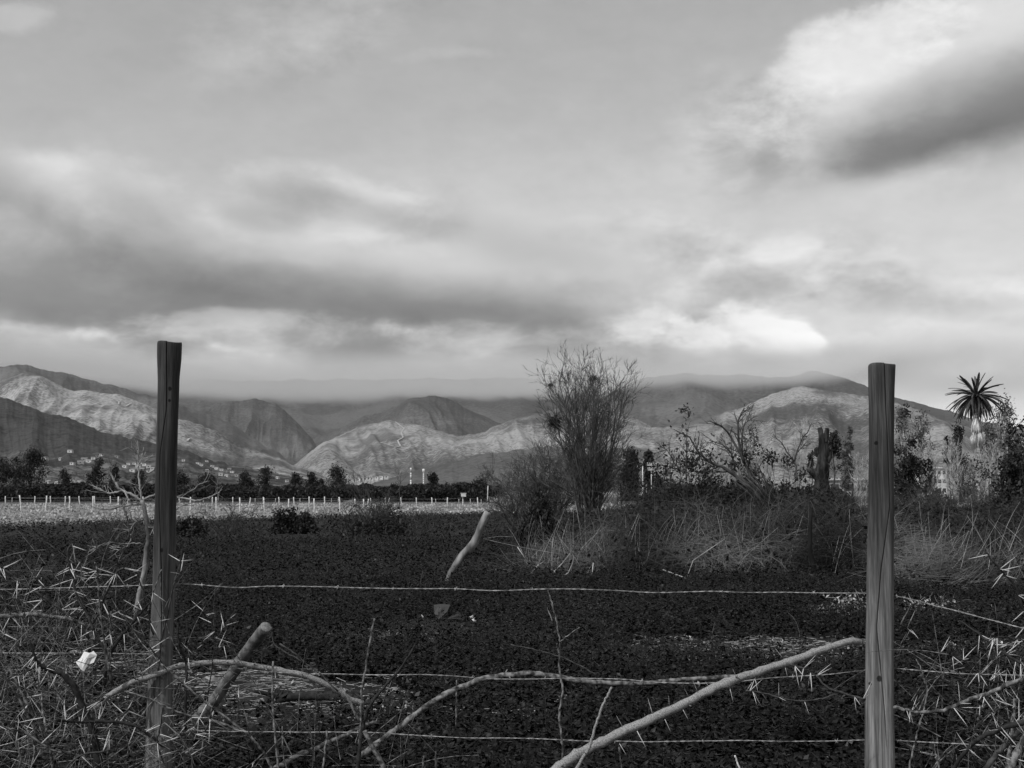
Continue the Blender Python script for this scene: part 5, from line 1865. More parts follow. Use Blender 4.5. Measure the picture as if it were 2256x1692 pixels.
def spline(pts, depths, sub=6, seed=0, wob=0.0):
    p = np.array([tuple(P(a, b, d)) for (a, b), d in zip(pts, depths)])
    n = len(p)
    if n < 3:
        t = np.linspace(0, 1, sub + 1)[:, None]
        q = p[0] + (p[-1] - p[0]) * t
    else:
        e = np.concatenate([[2 * p[0] - p[1]], p, [2 * p[-1] - p[-2]]])
        q = []
        for i in range(1, n):
            a, b, c, d = e[i - 1], e[i], e[i + 1], e[i + 2]
            for s in np.linspace(0, 1, sub, endpoint=False):
                q.append(.5 * (2 * b + (c - a) * s + (2 * a - 5 * b + 4 * c - d) * s * s + (3 * b - a - 3 * c + d) * s ** 3))
        q = np.array(q + [p[-1]])
    if wob:
        rng = np.random.default_rng(seed)
        q[1:-1] += rng.normal(size=(len(q) - 2, 3)) * wob
    return q


def branch(name, pts, D, r0, r1, label, cat, mat, seed, thorns=0, tlen=(.06, .095), D1=None, group=None, k=8, twigs=0, wob=.0012, rough=.12, cut=False, fixed=None, forks=(), pairs=True, bend_y=.0):
    """a stick following photo pixels; r0, r1 in metres; fixed: thorns given as pixel pairs"""
    rng = np.random.default_rng(seed)
    n = len(pts)
    Ds = np.linspace(D, D if D1 is None else D1, n) + bend_y * np.sin(np.linspace(0, math.pi, n))
    q = spline(pts, Ds, 6, seed, wob)
    o = empty(name, tuple(q[0]), label, cat, group)
    rr = np.linspace(r0, r1, len(q))
    jit = 1 + rough * (fbm(np.arange(k)[None, :] * 1.1 + seed, np.arange(len(q))[:, None] * .7, 2, seed) - .5) * 2
    for _ in range(int(len(q) * .12)):            # knots and healed side shoots
        i = rng.integers(1, len(q) - 1)
        jit[i] *= rng.uniform(1.08, 1.22)
    g = G()
    g.tube(q, rr, k, jitter=jit)
    if r0 > .006:
        for _ in range(int(len(q) * .10)):        # snapped-off spurs
            i = rng.integers(2, len(q) - 2)
            d = rng.normal(size=3)
            dd = q[i + 1] - q[i]
            dd /= np.linalg.norm(dd)
            d -= dd * d.dot(dd)
            d /= np.linalg.norm(d)
            g.tube([q[i] + d * rr[i] * .6, q[i] + d * (rr[i] + rng.uniform(.006, .02)) + dd * .006], [rr[i] * .32, rr[i] * .2], 6)
    g.build('stem', mat, o)
    if cut:
        e, d = q[-1], q[-1] - q[-2]
        d /= np.linalg.norm(d)
        g = G()
        g.tube([e + d * .0005, e + d * .004], [r1 * .92, r1 * .8], 10)
        g.build('cut_end', m_cut, o)
    for f in forks:
        fp, fd0, fd1, fr = f
        qq = spline(fp, np.linspace(fd0, fd1, len(fp)), 6, seed + 5, wob)
        g = G()
        g.tube(qq, np.linspace(fr, fr * .55, len(qq)), 6)
        g.build('side_twig', mat, o)
        if thorns:
            for t in range(max(1, int(len(qq) * .35))):
                i = rng.integers(1, len(qq) - 1)
                dd = qq[i + 1] - qq[i]
                dd /= np.linalg.norm(dd)
                ax = rng.normal(size=3)
                ax -= dd * ax.dot(dd)
                ax /= np.linalg.norm(ax)
                put_thorn(o, qq[i], ax * .9 + dd * .3, rng.uniform(*tlen) * .85)
    if fixed:
        for (a, b) in fixed:
            dq = np.array([abs(v[0]) + 0 for v in q])
            pa = np.array([tuple(P(*a, D)) for _ in (0,)])[0]
            i = np.argmin(np.linalg.norm((q - pa)[:, [0, 2]], axis=1))
            dep = q[i][1]
            A, B = P(*a, dep - rr[i] * .5), P(*b, dep - rr[i] * .5 - rng.uniform(-.01, .03))
            put_thorn(o, A, B - A, (B - A).length)
    t = 0
    while t < thorns:
        i = rng.integers(1, len(q) - 1)
        f = rng.random()
        p = q[i] * (1 - f) + q[i + 1] * f
        dd = q[i + 1] - q[i]
        dd /= np.linalg.norm(dd)
        ax = rng.normal(size=3) * [1, .55, 1]
        ax -= dd * ax.dot(dd)
        ax /= np.linalg.norm(ax)
        L = rng.uniform(*tlen)
        put_thorn(o, p, ax * .9 + dd * rng.uniform(-.1, .45), L)
        t += 1
        if pairs and rng.random() < .75:
            b2 = np.cross(dd, ax)
            s = rng.choice([-1, 1])
            put_thorn(o, p, ax * .25 + b2 * s * .85 + dd * .3, L * rng.uniform(.8, 1.05))
            t += 1
    return o


# dead sapling behind the left post
Z1 = lambda X, Y: (.2712 * X, 700 + .2712 * Y)
SAPL = 13.4
rng = np.random.default_rng(131)
so = empty('dead_sapling', tuple(P(299, 1368, SAPL)), 'pale dead sapling with crooked branches behind the left post', 'dead tree')
g = G()
tr = spline([(297, 1375), (299, 1349), (308, 1310), (318, 1262), (324, 1210), (327, 1179), (322, 1140), (313, 1102)], [SAPL] * 8, 5, 3, .003)
g.tube(tr, np.linspace(.034, .020, len(tr)), 9, jitter=1 + .2 * rng.normal(size=(len(tr), 9)) * .4)
g.build('trunk', m_grey_wood, so)
for pts, r in (([(313, 1102), (290, 1090), (268, 1080), (255, 1064), (247, 1050), (240, 1030)], .016), ([(270, 1080), (250, 1086), (235, 1085), (210, 1073), (196, 1066)], .012),
               ([(315, 1110), (290, 1112), (262, 1117), (240, 1122), (217, 1121)], .014), ([(312, 1102), (308, 1070), (305, 1040), (303, 1012), (302, 992)], .011), ([(304, 1030), (311, 1014), (316, 985)], .007),
               ([(314, 1102), (325, 1096), (339, 1091), (365, 1090), (391, 1094), (420, 1082), (442, 1067), (462, 1060)], .013), ([(391, 1096), (430, 1102), (455, 1098), (473, 1090), (484, 1086)], .010),
               ([(275, 1082), (282, 1100), (300, 1108)], .010), ([(322, 1140), (300, 1150), (286, 1166), (283, 1172)], .008), ([(318, 1200), (295, 1197), (268, 1198), (245, 1196), (222, 1200), (205, 1211)], .008), ([(290, 1197), (275, 1206), (262, 1212), (240, 1205)], .006),
               ([(265, 1100), (275, 1125), (283, 1150)], .012), ([(320, 1160), (345, 1160), (395, 1118), (430, 1105)], .009), ([(322, 1150), (350, 1170), (400, 1140), (450, 1128)], .008)):
    q = spline(pts, np.linspace(SAPL, SAPL + rng.normal() * .15, len(pts)), 5, int(r * 1e4), .004)
    g = G()
    g.tube(q, np.linspace(r, r * .5, len(q)), 6)
    for k in range(9):
        i = rng.integers(1, len(q) - 1)
        dd = q[i + 1] - q[i]
        dd /= np.linalg.norm(dd)
        grow(g, rng, q[i], dd + rng.normal(size=3) * .7, rng.uniform(.05, .22), .0035, 0, [dict(up=.05, wob=.12, seg=4, taper=.6), dict(n=1.5, ang=35, ratio=.6, up=0, wob=.1, seg=3, rr=.9, rmin=.003)])
    g.build('branch', m_grey_wood, so)

# curved and arched branches, thick thorny log
branch('fallen_branch', [(205, 1560), (242, 1532), (284, 1506), (323, 1493), (353, 1483), (392, 1468), (425, 1464), (474, 1459), (523, 1460), (550, 1466), (604, 1475), (675, 1489), (721, 1509), (750, 1526), (771, 1541), (800, 1549)], 5.33, .0105, .0125,
       'long curved grey branch crossing in front of the left post', 'branch', m_log, 21, D1=5.75, k=10)
branch('fallen_branch', [(790, 1668), (843, 1630), (882, 1600), (925, 1568), (978, 1532), (1050, 1500), (1103, 1489), (1121, 1487), (1171, 1484), (1221, 1489), (1264, 1498), (1318, 1503), (1407, 1506), (1478, 1500), (1550, 1494), (1625, 1491)], 5.6, .0135, .0085,
       'long arched grey branch in the middle, resting on the middle wire', 'branch', m_stick, 22, D1=5.62, k=10)
fx = [(Z7(1085, 1322), Z7(1057, 1228)), (Z7(1190, 1270), Z7(1184, 1212)), (Z7(1268, 1288), Z7(1310, 1366)), (Z7(1162, 1358), Z7(1200, 1440)), (Z7(1042, 1352), Z7(1036, 1320)), (Z7(988, 1425), Z7(1046, 1536)), (Z7(882, 1508), Z7(925, 1580)),
      (Z7(900, 1402), Z7(862, 1335)), (Z7(1365, 1192), Z7(1335, 1118)), (Z7(1306, 1216), Z7(1284, 1168)), (Z7(1440, 1165), Z7(1412, 1126)), (Z7(1562, 1160), Z7(1586, 1258)), (Z7(1608, 1108), Z7(1580, 1045)), (Z7(1640, 1105), Z7(1660, 1090)),
      (Z8(205, 976), Z8(163, 920)), (Z8(345, 1037), Z8(418, 955)), (Z8(225, 1040), Z8(238, 1098)), (Z8(285, 1035), Z8(278, 1072)), (Z8(40, 1115), Z8(58, 1200)), (Z8(20, 1130), Z8(-15, 1180)), (Z8(470, 975), Z8(476, 1002))]
branch('thorny_log', [(1215, 1704), (1250, 1677), (1282, 1657), (1335, 1630), (1407, 1596), (1478, 1564), (1550, 1528), (1621, 1496), (1650, 1487), (1704, 1468), (1757, 1452), (1811, 1432), (1846, 1420), (1878, 1412), (1895, 1416)], 5.15, .0195, .0130,
       'thick pale thorny log slanting up to the right post', 'log', m_log, 23, D1=5.52, k=14, fixed=fx, rough=.14)
# sticks behind the fence
branch('wood_log', [(405, 1615), (420, 1600), (470, 1545), (520, 1472), (560, 1415), (586, 1382)], 7.75, .034, .033, 'slanting cut log behind the curved branch, right of the left post', 'log', m_logwood, 24, D1=7.2, k=14, cut=True, rough=.08)
branch('wood_log', [(585, 1548), (614, 1538), (675, 1534), (746, 1535), (780, 1541), (795, 1546)], 8.5, .028, .030, 'dark log lying flat on the bare soil', 'log', m_darkbr, 25, k=12, rough=.2,
       forks=[([(620, 1538), (590, 1530), (560, 1522)], 8.5, 8.4, .018), ([(630, 1540), (600, 1552), (582, 1556)], 8.5, 8.3, .018)])
branch('fallen_branch', [(595, 1700), (625, 1682), (657, 1664), (711, 1642), (760, 1620), (800, 1600), (830, 1590)], 5.7, .013, .008, 'grey branch low in the bottom middle, rising to the right', 'branch', m_stick, 26, D1=6.0)

# thin dry stems standing in front
S_ = 'dry stems standing by the fence'
branch('dry_twig', [(1236, 1760), (1239, 1692), (1240, 1650), (1235, 1605), (1232, 1570), (1240, 1521), (1235, 1492), (1232, 1455), (1233, 1415), (1228, 1385), (1225, 1362), (1216, 1328), (1207, 1300)], 5.3, .0050, .0025, 'tall thin upright stem with one side fork, middle of the fence', 'stem', m_stick, 31,
       forks=[([(1233, 1416), (1250, 1401), (1277, 1382)], 5.3, 5.25, .003), ([(1232, 1440), (1228, 1425), (1227, 1418)], 5.3, 5.28, .004), ([(1218, 1370), (1210, 1350), (1205, 1338)], 5.3, 5.34, .002)])
branch('dry_twig', [(790, 1640), (795, 1590), (796, 1530), (805, 1475), (814, 1420), (825, 1362)], 5.2, .0045, .0038, 'straight pale stem leaning slightly right, left of the arched branch', 'stem', m_stick, 32)
branch('dry_twig', [(792, 1592), (768, 1542), (744, 1503)], 5.15, .0055, .0045, 'short pale stem leaning left, crossing the straight pale stem', 'stem', m_stick, 33)
branch('dry_twig', [(860, 1712), (846, 1692), (828, 1657), (803, 1610)], 5.0, .0105, .0085, 'stout pale stem at the bottom middle, leaning left', 'stem', m_stick, 34)
branch('dry_twig', [(785, 1720), (790, 1670), (800, 1600), (814, 1557), (843, 1518), (871, 1485), (900, 1446), (915, 1420)], 5.2, .0085, .0035, 'dark crooked stem rising right through the pale ones', 'stem', m_darkbr, 35, forks=[([(815, 1550), (780, 1525), (760, 1510)], 5.2, 5.3, .005)])
branch('dry_twig', [(1260, 1712), (1271, 1692), (1293, 1655), (1300, 1643), (1314, 1593), (1332, 1546), (1348, 1514)], 5.0, .0065, .0042, 'pale smooth stem curving up beside the lower end of the thorny log', 'stem', m_log, 36)
branch('dry_twig', [(1125, 1420), (1193, 1435), (1250, 1453), (1293, 1475), (1314, 1489)], 5.6, .0025, .0035, 'thin dark twig slanting down to the arched branch', 'stem', m_brown, 37)
branch('dry_twig', [(598, 1381), (604, 1418), (639, 1443), (693, 1475), (745, 1523)], 5.5, .0022, .0034, 'thin dark twig running down to the end of the curved branch', 'stem', m_brown, 38, forks=[([(616, 1418), (650, 1440), (675, 1461)], 5.5, 5.48, .004)])
branch('dry_twig', [(614, 1720), (612, 1680), (604, 1600), (600, 1528), (602, 1457)], 5.2, .0042, .0038, 'upright pale stem below the curved branch', 'stem', m_stick, 39)
branch('dry_twig', [(710, 1720), (712, 1690), (717, 1650), (720, 1610)], 5.1, .0045, .0038, 'short pale upright stem at the bottom, left of the stout one', 'stem', m_stick, 40)
branch('dry_twig', [(1005, 1600), (1005, 1540), (1006, 1498)], 5.6, .003, .0026, 'thin grey twig standing below the arched branch', 'stem', m_stick, 41)
branch('dry_twig', [(932, 1720), (932, 1690), (933, 1665)], 5.1, .004, .0035, 'pale stub at the bottom edge right of the stout stem', 'stem', m_stick, 42)
branch('dry_twig', [(960, 1710), (961, 1680), (960, 1655)], 5.1, .0045, .003, 'grey stub at the bottom edge, second right of the stout stem', 'stem', m_brown, 43)
branch('dry_twig', [(1376, 1740), (1370, 1692), (1365, 1655), (1362, 1640)], 5.1, .0035, .0028, 'short pale stem under the middle of the thorny log', 'stem', m_stick, 44)
branch('dry_twig', [(1636, 1712), (1625, 1680), (1619, 1664)], 5.1, .0035, .003, 'short white spike at the bottom edge under the thorny log', 'stem', m_thorn, 45)
branch('dry_twig', [(2003, 1720), (2003, 1692), (2015, 1640), (2025, 1600), (2036, 1560), (2043, 1520), (2035, 1495)], 5.2, .004, .003, 'knobbly grey stem just right of the right post', 'stem', m_stick, 46, forks=[([(2043, 1515), (2030, 1475), (2018, 1452)], 5.2, 5.25, .0025), ([(2045, 1500), (2080, 1485), (2125, 1470)], 5.2, 5.15, .0022), ([(2028, 1590), (2042, 1598)], 5.2, 5.2, .002)])
branch('dry_twig', [(680, 1720), (690, 1680), (684, 1610), (672, 1570)], 5.3, .003, .002, 'thin grey twig between the two bottom pale stems', 'stem', m_brown, 47, forks=[([(690, 1650), (705, 1610), (720, 1565)], 5.3, 5.25, .0022), ([(687, 1620), (660, 1590), (640, 1570)], 5.3, 5.35, .002)])
branch('dry_twig', [(638, 1720), (624, 1660), (622, 1600)], 5.2, .003, .0025, 'thin pale twig right of the upright stem below the curved branch', 'stem', m_stick, 48)

# thorn branches on the right
T_ = 'thorn branches caught on the fence'
branch('thorn_branch', [Z8(-20, 1180), Z8(60, 1190), Z8(160, 1215), Z8(290, 1243), Z8(420, 1235), Z8(540, 1205)], 5.15, .003, .0028, 'dark thorn twig hanging in a low curve left of the right post', 'thorn branch', m_brown, 51, 9, group=T_)
branch('thorn_branch', [Z8(250, 1018), Z8(350, 1052), Z8(420, 1095), Z8(480, 1160), Z8(590, 1200), Z8(720, 1236)], 5.2, .003, .0045, 'dark thorn twig running down from the log to the right post', 'thorn branch', m_brown, 52, 12, group=T_)
branch('thorn_branch', [Z8(895, 1285), Z8(960, 1300), Z8(1050, 1311), Z8(1200, 1302), Z8(1350, 1242), Z8(1500, 1190), Z8(1600, 1142), Z8(1720, 1105), Z8(1780, 1080)], 5.1, .0055, .0085, 'thick grey thorn branch rising from the right post to the right edge', 'thorn branch', m_stick, 53, 30, D1=4.9, group=T_)
branch('thorn_branch', [Z8(1460, 322), Z8(1510, 385), Z8(1560, 440), Z8(1640, 530), Z8(1665, 600), Z8(1700, 690), Z8(1740, 760)], 5.0, .0032, .0055, 'black thorn branch hanging in from the upper right edge', 'thorn branch', m_darkbr, 54, 18, tlen=(.06, .085), group=T_)
branch('thorn_branch', [Z8(905, 765), Z8(960, 790), Z8(1000, 803)], 5.6, .003, .0025, 'short thorn twig right beside the right post', 'thorn branch', m_darkbr, 55, 6, group=T_, forks=[([Z8(905, 890), Z8(960, 905)], 5.6, 5.6, .002)])
branch('thorn_branch', [Z8(1300, 750), Z8(1400, 815), Z8(1440, 850), Z8(1520, 905), Z8(1620, 980), Z8(1740, 1040)], 5.1, .0025, .006, 'dark thorn twig running down to the right edge', 'thorn branch', m_darkbr, 56, 14, D1=4.9, group=T_)
branch('thorn_branch', [Z8(1150, 940), Z8(1280, 975), Z8(1340, 1005), Z8(1400, 1060), Z8(1480, 1120), Z8(1600, 1130)], 5.2, .0025, .0045, 'dark thorn twig between the two right-hand wires', 'thorn branch', m_darkbr, 57, 22, group=T_)
branch('thorn_branch', [Z8(1580, 1700), Z8(1600, 1640), Z8(1610, 1540), Z8(1630, 1400), Z8(1640, 1230)], 4.9, .009, .005, 'upright bare stem near the right bottom corner', 'thorn branch', m_stick, 58, 6, group=T_)
branch('thorn_branch', [Z8(1250, 1690), Z8(1330, 1560), Z8(1420, 1480), Z8(1520, 1430), Z8(1640, 1390), Z8(1760, 1370)], 5.0, .007, .010, 'dark branch arching up from the bottom to the right edge', 'thorn branch', m_darkbr, 59, 10, group=T_, D1=4.8)
branch('thorn_branch', [Z8(1440, 1700), Z8(1500, 1610), Z8(1580, 1520), Z8(1700, 1400), Z8(1760, 1350)], 4.9, .010, .010, 'stout grey branch slanting across the right bottom corner', 'thorn branch', m_brown, 60, 6, group=T_)
branch('thorn_branch', [Z8(1580, 1720), Z8(1640, 1600), Z8(1698, 1480), Z8(1760, 1400)], 4.8, .013, .011, 'pale stout branch in the right bottom corner', 'thorn branch', m_stick, 61, 4, group=T_)
branch('thorn_branch', [Z8(1180, 1690), Z8(1160, 1600), Z8(1145, 1540)], 5.2, .0035, .003, 'short grey stem at the bottom, right of the right post', 'thorn branch', m_stick, 62, 3, group=T_)
branch('thorn_branch', [Z8(1700, 1240), Z8(1560, 1290), Z8(1480, 1320), Z8(1420, 1270)], 5.0, .004, .002, 'curling thorn twig under the thick right-hand thorn branch', 'thorn branch', m_brown, 63, 14, group=T_)
branch('thorn_branch', [Z8(1720, 880), Z8(1640, 860), Z8(1560, 850), Z8(1480, 870)], 4.95, .004, .002, 'thorn twig poking in from the right edge below the upper wire', 'thorn branch', m_darkbr, 64, 12, group=T_)

# thorn thicket on the left
L_ = 'thorn branches of the left thicket'
m_dk, m_st, m_br = m_darkbr, m_stick, m_brown
thick = [
    ([(200, 800), (240, 920), (270, 965), (340, 1000), (420, 1030), (500, 1110), (560, 1250), (620, 1400), (650, 1540), (670, 1690)], 5.0, .004, .017, m_dk, 46, 'thick black thorn branch twisting down to the bottom, bristling at its fork', ([(270, 965), (180, 1010), (110, 1035)],)),
    ([(-40, 285), (0, 300), (100, 370), (250, 480), (420, 600), (520, 680), (600, 790)], 5.3, .0035, .006, m_br, 26, 'dark thorn twig slanting down from the left edge, above the upper wire', ()),
    ([(490, 150), (465, 172), (458, 230), (470, 300), (490, 380), (520, 500), (600, 650), (650, 780), (700, 850), (760, 1090)], 5.2, .003, .007, m_br, 30, 'tallest thorn twig of the left thicket, reaching high above the upper wire', ([(470, 285), (540, 270), (550, 330), (545, 400)], [(545, 345), (610, 400)])),
    ([(-30, 640), (100, 630), (230, 622), (330, 640), (450, 650), (540, 680), (600, 720)], 5.25, .0095, .006, m_st, 12, 'pale thorn branch lying level below the upper wire', ()),
    ([(640, 272), (658, 330), (662, 430), (680, 620), (695, 740), (712, 850), (742, 1010)], 5.15, .003, .005, m_st, 10, 'straight grey twig rising above the upper wire, left of the sapling', ()),
    ([(870, 308), (810, 322), (760, 372), (735, 440), (700, 510), (680, 600), (590, 720)], 5.2, .0035, .0055, m_br, 18, 'thorn twig bending right at its top, before the sapling', ([(835, 318), (850, 262)],)),
    ([(1005, 548), (950, 610), (880, 700), (800, 800), (730, 930), (700, 1100)], 5.25, .004, .008, m_dk, 24, 'black thorn branch pointing up at the left post', ()),
    ([(1230, 180), (1215, 270), (1185, 380), (1150, 520), (1120, 670), (1080, 860), (1070, 1000)], 5.25, .0022, .004, m_br, 9, 'long thin thorn twig crossing the right side of the left post', ([(1180, 400), (1240, 300)],)),
    ([(895, 290), (950, 420), (980, 560), (1010, 660), (1035, 760)], 5.2, .0025, .004, m_br, 10, 'thin thorn twig ending before the left post', ()),
    ([(1090, 322), (1050, 430), (1020, 520), (990, 620)], 5.2, .0022, .0026, m_st, 2, 'thin pale twig crossing the face of the left post', ()),
    ([(0, 820), (30, 920), (120, 1100), (220, 1290), (300, 1420), (345, 1560), (360, 1700)], 5.0, .003, .006, m_st, 3, 'pale stalk fanning out low at the left, right-hand one', ()),
    ([(-20, 990), (60, 1090), (150, 1230), (220, 1380), (262, 1480)], 4.95, .0035, .0045, m_st, 3, 'pale stalk fanning out low at the left, middle one', ()),
    ([(-30, 1370), (90, 1400), (180, 1430), (320, 1520), (420, 1565)], 4.9, .0035, .004, m_st, 6, 'pale stalk low at the left edge, nearly level', ()),
    ([(752, 605), (748, 720), (745, 900), (735, 1005)], 5.1, .0025, .003, m_st, 6, 'short upright pale twig above the crumpled paper, on its right', ()),
    ([(1200, 700), (1205, 790), (1220, 870), (1252, 940), (1255, 1100), (1250, 1420)], 5.15, .003, .006, m_dk, 5, 'dark upright twig just right of the left post', ([(1255, 960), (1270, 1180), (1300, 1340), (1330, 1450)],)),
    ([(1088, 958), (1170, 1030), (1250, 1100), (1430, 1250), (1600, 1375), (1690, 1450), (1780, 1560), (1840, 1680)], 5.05, .003, .005, m_st, 8, 'long pale twig slanting from the left post down to the right', ([(1690, 1450), (1640, 1250), (1555, 1090)], [(1780, 1560), (1660, 1660)])),
    ([(870, 1150), (1000, 1190), (1100, 1235), (1200, 1282), (1350, 1320), (1500, 1362), (1690, 1440)], 5.1, .0028, .0035, m_st, 5, 'thin pale twig crossing the foot of the left post', ()),
    ([(1452, 440), (1440, 640), (1450, 760), (1448, 850), (1425, 1010), (1400, 1210)], 5.4, .002, .003, m_br, 8, 'thin thorn twig right of the left post, star-shaped at its top', ([(1435, 690), (1400, 640), (1370, 598)], [(1470, 775), (1530, 680), (1592, 588)], [(1250, 935), (1310, 880), (1372, 822)], [(1450, 850), (1520, 835), (1570, 860)])),
    ([(718, 528), (790, 610), (860, 690), (960, 790), (1060, 905), (1100, 960)], 5.2, .002, .003, m_br, 8, 'thin thorn twig slanting down to the left post', ()),
    ([(640, 1340), (760, 1350), (900, 1370), (1000, 1430), (1100, 1510), (1250, 1560), (1420, 1670)], 5.0, .006, .004, m_dk, 14, 'dark thorn branch low across the foot of the left post', ()),
    ([(1432, 1258), (1410, 1350), (1380, 1440), (1352, 1610)], 5.1, .0032, .003, m_st, 2, 'short pale twig under the slanting log', ([(1432, 1258), (1480, 1130)],)),
    ([(550, 940), (545, 1000), (540, 850), (545, 790)], 5.6, .0015, .0015, m_st, 14, 'small star of thorns over the crumpled paper', ()),
    ([(600, 650), (560, 560), (520, 470), (500, 400)], 5.3, .003, .002, m_br, 8, 'short thorn twig in the middle of the left thicket', ()),
    ([(-20, 480), (40, 560), (70, 620), (40, 720), (0, 850)], 5.2, .004, .003, m_st, 8, 'pale bent twig at the left edge under the upper wire', ()),
    ([(280, 375), (285, 470), (288, 560), (280, 690)], 5.25, .002, .003, m_st, 9, 'small upright thorn twig touching the upper wire', ([(285, 420), (230, 365)],)),
    ([(380, 1330), (460, 1345), (580, 1350), (720, 1340)], 4.95, .005, .004, m_dk, 16, 'black thorn twig lying level near the bottom left', ()),
    ([(700, 1190), (640, 1230), (560, 1290), (470, 1345)], 5.1, .005, .004, m_dk, 12, 'dark thorn twig rising to the curved branch', ()),
    ([(900, 1230), (840, 1290), (770, 1330), (690, 1360)], 5.0, .003, .003, m_br, 12, 'brown thorn twig left of the foot of the left post', ()),
    ([(310, 1420), (300, 1340), (285, 1270), (280, 1150)], 4.95, .004, .003, m_st, 8, 'pale upright stalk among the fanning ones at the bottom left', ()),
    ([(420, 1690), (500, 1600), (600, 1560), (740, 1540)], 4.85, .004, .003, m_br, 16, 'thorn twig near the bottom edge, left of the left post', ()),
    ([(120, 1690), (140, 1600), (110, 1500), (60, 1440)], 4.85, .004, .003, m_br, 14, 'thorn twig in the bottom left corner', ()),
    ([(1100, 1250), (1080, 1400), (1060, 1500), (1110, 1640)], 4.95, .003, .003, m_br, 12, 'thorn twig hanging before the foot of the left post', ()),
    ([(200, 1690), (230, 1560), (210, 1450), (160, 1380)], 4.9, .003, .002, m_st, 10, 'pale thorn twig beside the bottom left corner one', ()),
    ([(1300, 1690), (1290, 1580), (1250, 1500), (1210, 1440)], 5.0, .003, .002, m_br, 8, 'thorn twig low between the left post and the slanting log', ()),
]
for k, (pts, D, r0, r1, mt, nth, lab, fk) in enumerate(thick):
    branch('thorn_branch', [Z5(*p) for p in pts], D, r0, r1, lab, 'thorn branch', mt, 700 + k, int(nth * .55), group=L_, D1=D + .12, tlen=(.06, .095),
           forks=[([Z5(*p) for p in f], D, D - .05, min(r0, r1) * .9) for f in fk])

# loose dry stems filling the thicket down to the ground
def thicket_fill(seed, u0, u1, v0, v1, D0, D1, n, label, L=(.12, .45), r=(.001, .0028), thorn=0.03):
    rng = np.random.default_rng(seed)
    g = G()
    D = rng.uniform(D0, D1, n)
    u = rng.uniform(u0, u1, n)
    v = v1 - (v1 - v0) * rng.random(n) ** 1.6
    c = np.array([tuple(P(a, b, d)) for a, b, d in zip(u, v, D)])
    c[:, 2] = np.maximum(c[:, 2], .0)
    d = rng.normal(size=(n, 3)) * [1, .8, .9] + [0, 0, .35]
    strands(g, c, d, rng.uniform(L[0], L[1], n), rng.uniform(r[0], r[1], n), rng, .35, 5)
    m = int(n * thorn)
    q = c[rng.integers(0, n, m)] + rng.normal(size=(m, 3)) * .06
    q[:, 2] = np.maximum(q[:, 2], .02)
    strands(g, q, rng.normal(size=(m, 3)), rng.uniform(.03, .055, m), np.full(m, .0014), rng, .05, 3, mi=1)
    tag(g.build('dry_undergrowth', [m_stick, m_thorn]), label, 'undergrowth', kind='stuff')


thicket_fill(801, -60, 420, 1380, 1720, 5.0, 6.6, 620, 'dry twigs and thorns filling the left thicket')
thicket_fill(802, -60, 260, 1240, 1500, 5.2, 6.4, 160, 'loose thin twigs above the left thicket', r=(.001, .002))
thicket_fill(803, 380, 900, 1560, 1720, 4.9, 6.0, 45, 'dry twigs along the bottom edge between the posts', thorn=.02)
thicket_fill(804, 1990, 2320, 1430, 1720, 4.9, 6.2, 130, 'dry twigs and thorns filling the right bottom corner', thorn=.04)
BANK_D, BANK_G, HAZE_D = 1 / 450.0, -0.3, 1.8e-5


# ================================================================== cloud bank on the mountain tops, haze in the air
def volume_mat(name, dens, col=1.0, aniso=0.0):
    m = bpy.data.materials.new(name)
    m.use_nodes = True
    t = m.node_tree
    t.nodes.clear()
    out = nd(t, 'ShaderNodeOutputMaterial')
    v = nd(t, 'ShaderNodeVolumePrincipled')
    v.inputs['Color'].default_value = (col, col, col, 1)
    v.inputs['Density'].default_value = dens
    v.inputs['Anisotropy'].default_value = aniso
    lk(t, v.outputs[0], out.inputs['Volume'])
    return m


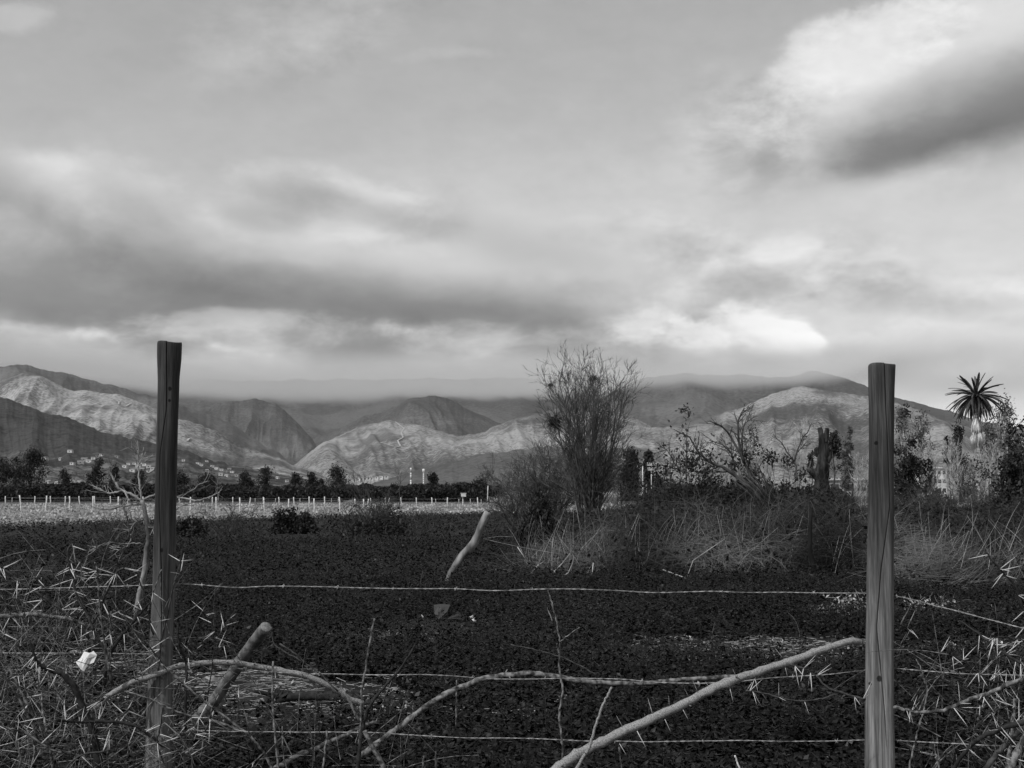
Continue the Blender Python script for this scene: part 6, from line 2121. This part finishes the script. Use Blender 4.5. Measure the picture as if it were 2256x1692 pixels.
def cloud_bank():
    m = bpy.data.materials.new('cloud_vapour')
    m.use_nodes = True
    t = m.node_tree
    t.nodes.clear()
    out = nd(t, 'ShaderNodeOutputMaterial')
    v = nd(t, 'ShaderNodeVolumePrincipled')
    v.inputs['Color'].default_value = (1, 1, 1, 1)
    v.inputs['Anisotropy'].default_value = BANK_G
    c = nd(t, 'ShaderNodeTexCoord')
    sp = nd(t, 'ShaderNodeSeparateXYZ')
    lk(t, c.outputs['Object'], sp.inputs[0])
    x, y, z = sp.outputs
    u = mth(t, 'MULTIPLY', x, F_PX / 6700.0)             # along the range
    # height of the cloud base along the range
    fc = nd(t, 'ShaderNodeFloatCurve')
    lk(t, mth(t, 'MULTIPLY_ADD', u, 1 / 2600.0, (1128 + 640) / 2600.0), fc.inputs['Value'])
    cv = fc.mapping.curves[0]
    zmax = 700.0
    pts = [(-640, 815), (0, 812), (80, 818), (250, 838), (340, 853), (450, 862), (700, 862), (1000, 858), (1300, 860), (1450, 872), (1600, 872), (1750, 858), (1960, 800)]
    for k, (pu, row) in enumerate(pts):
        co = ((pu + 640) / 2600.0, (EYE + (HOR - row) / F_PX * 6700) / zmax)
        if k == 0: cv.points[0].location = co
        elif k == 1: cv.points[1].location = co
        else: cv.points.new(*co)
    fc.mapping.update()
    zb = mth(t, 'MULTIPLY', fc.outputs[0], zmax)
    n1 = ntex(t, c.outputs['Object'], 1 / 420.0, 4, .55, (.6, .4, 1.3))
    h = mth(t, 'SUBTRACT', z, zb)
    h = mth(t, 'MULTIPLY_ADD', mth(t, 'SUBTRACT', n1, .5), 90.0, h)
    d = mth(t, 'MULTIPLY', smooth(t, h, -25.0, 70.0), smooth(t, h, 190.0, 20.0))
    d = mth(t, 'MULTIPLY', d, smooth(t, u, 880.0, 600.0))
    d = mth(t, 'MULTIPLY', d, mth(t, 'MULTIPLY', smooth(t, y, 5500.0, 6200.0), smooth(t, y, 8950.0, 8300.0)))
    lk(t, mth(t, 'MULTIPLY', d, BANK_D), v.inputs['Density'])
    lk(t, v.outputs[0], out.inputs['Volume'])
    m.cycles.volume_step_rate = .12
    g = G()
    box(g, (-4200, 5450, 380), (2000, 9000, 1080))
    o = g.build('cloud_bank', m, smooth=False)
    tag(o, 'low grey cloud bank resting on the mountain crest', 'cloud', kind='stuff')


cloud_bank()
g = G()
box(g, (-11800, -11800, -4), (11800, 11800, 1150))
tag(g.build('haze', volume_mat('air', HAZE_D, 1.0, 0.0), smooth=False), 'thin air haze over the valley', 'haze', kind='stuff')
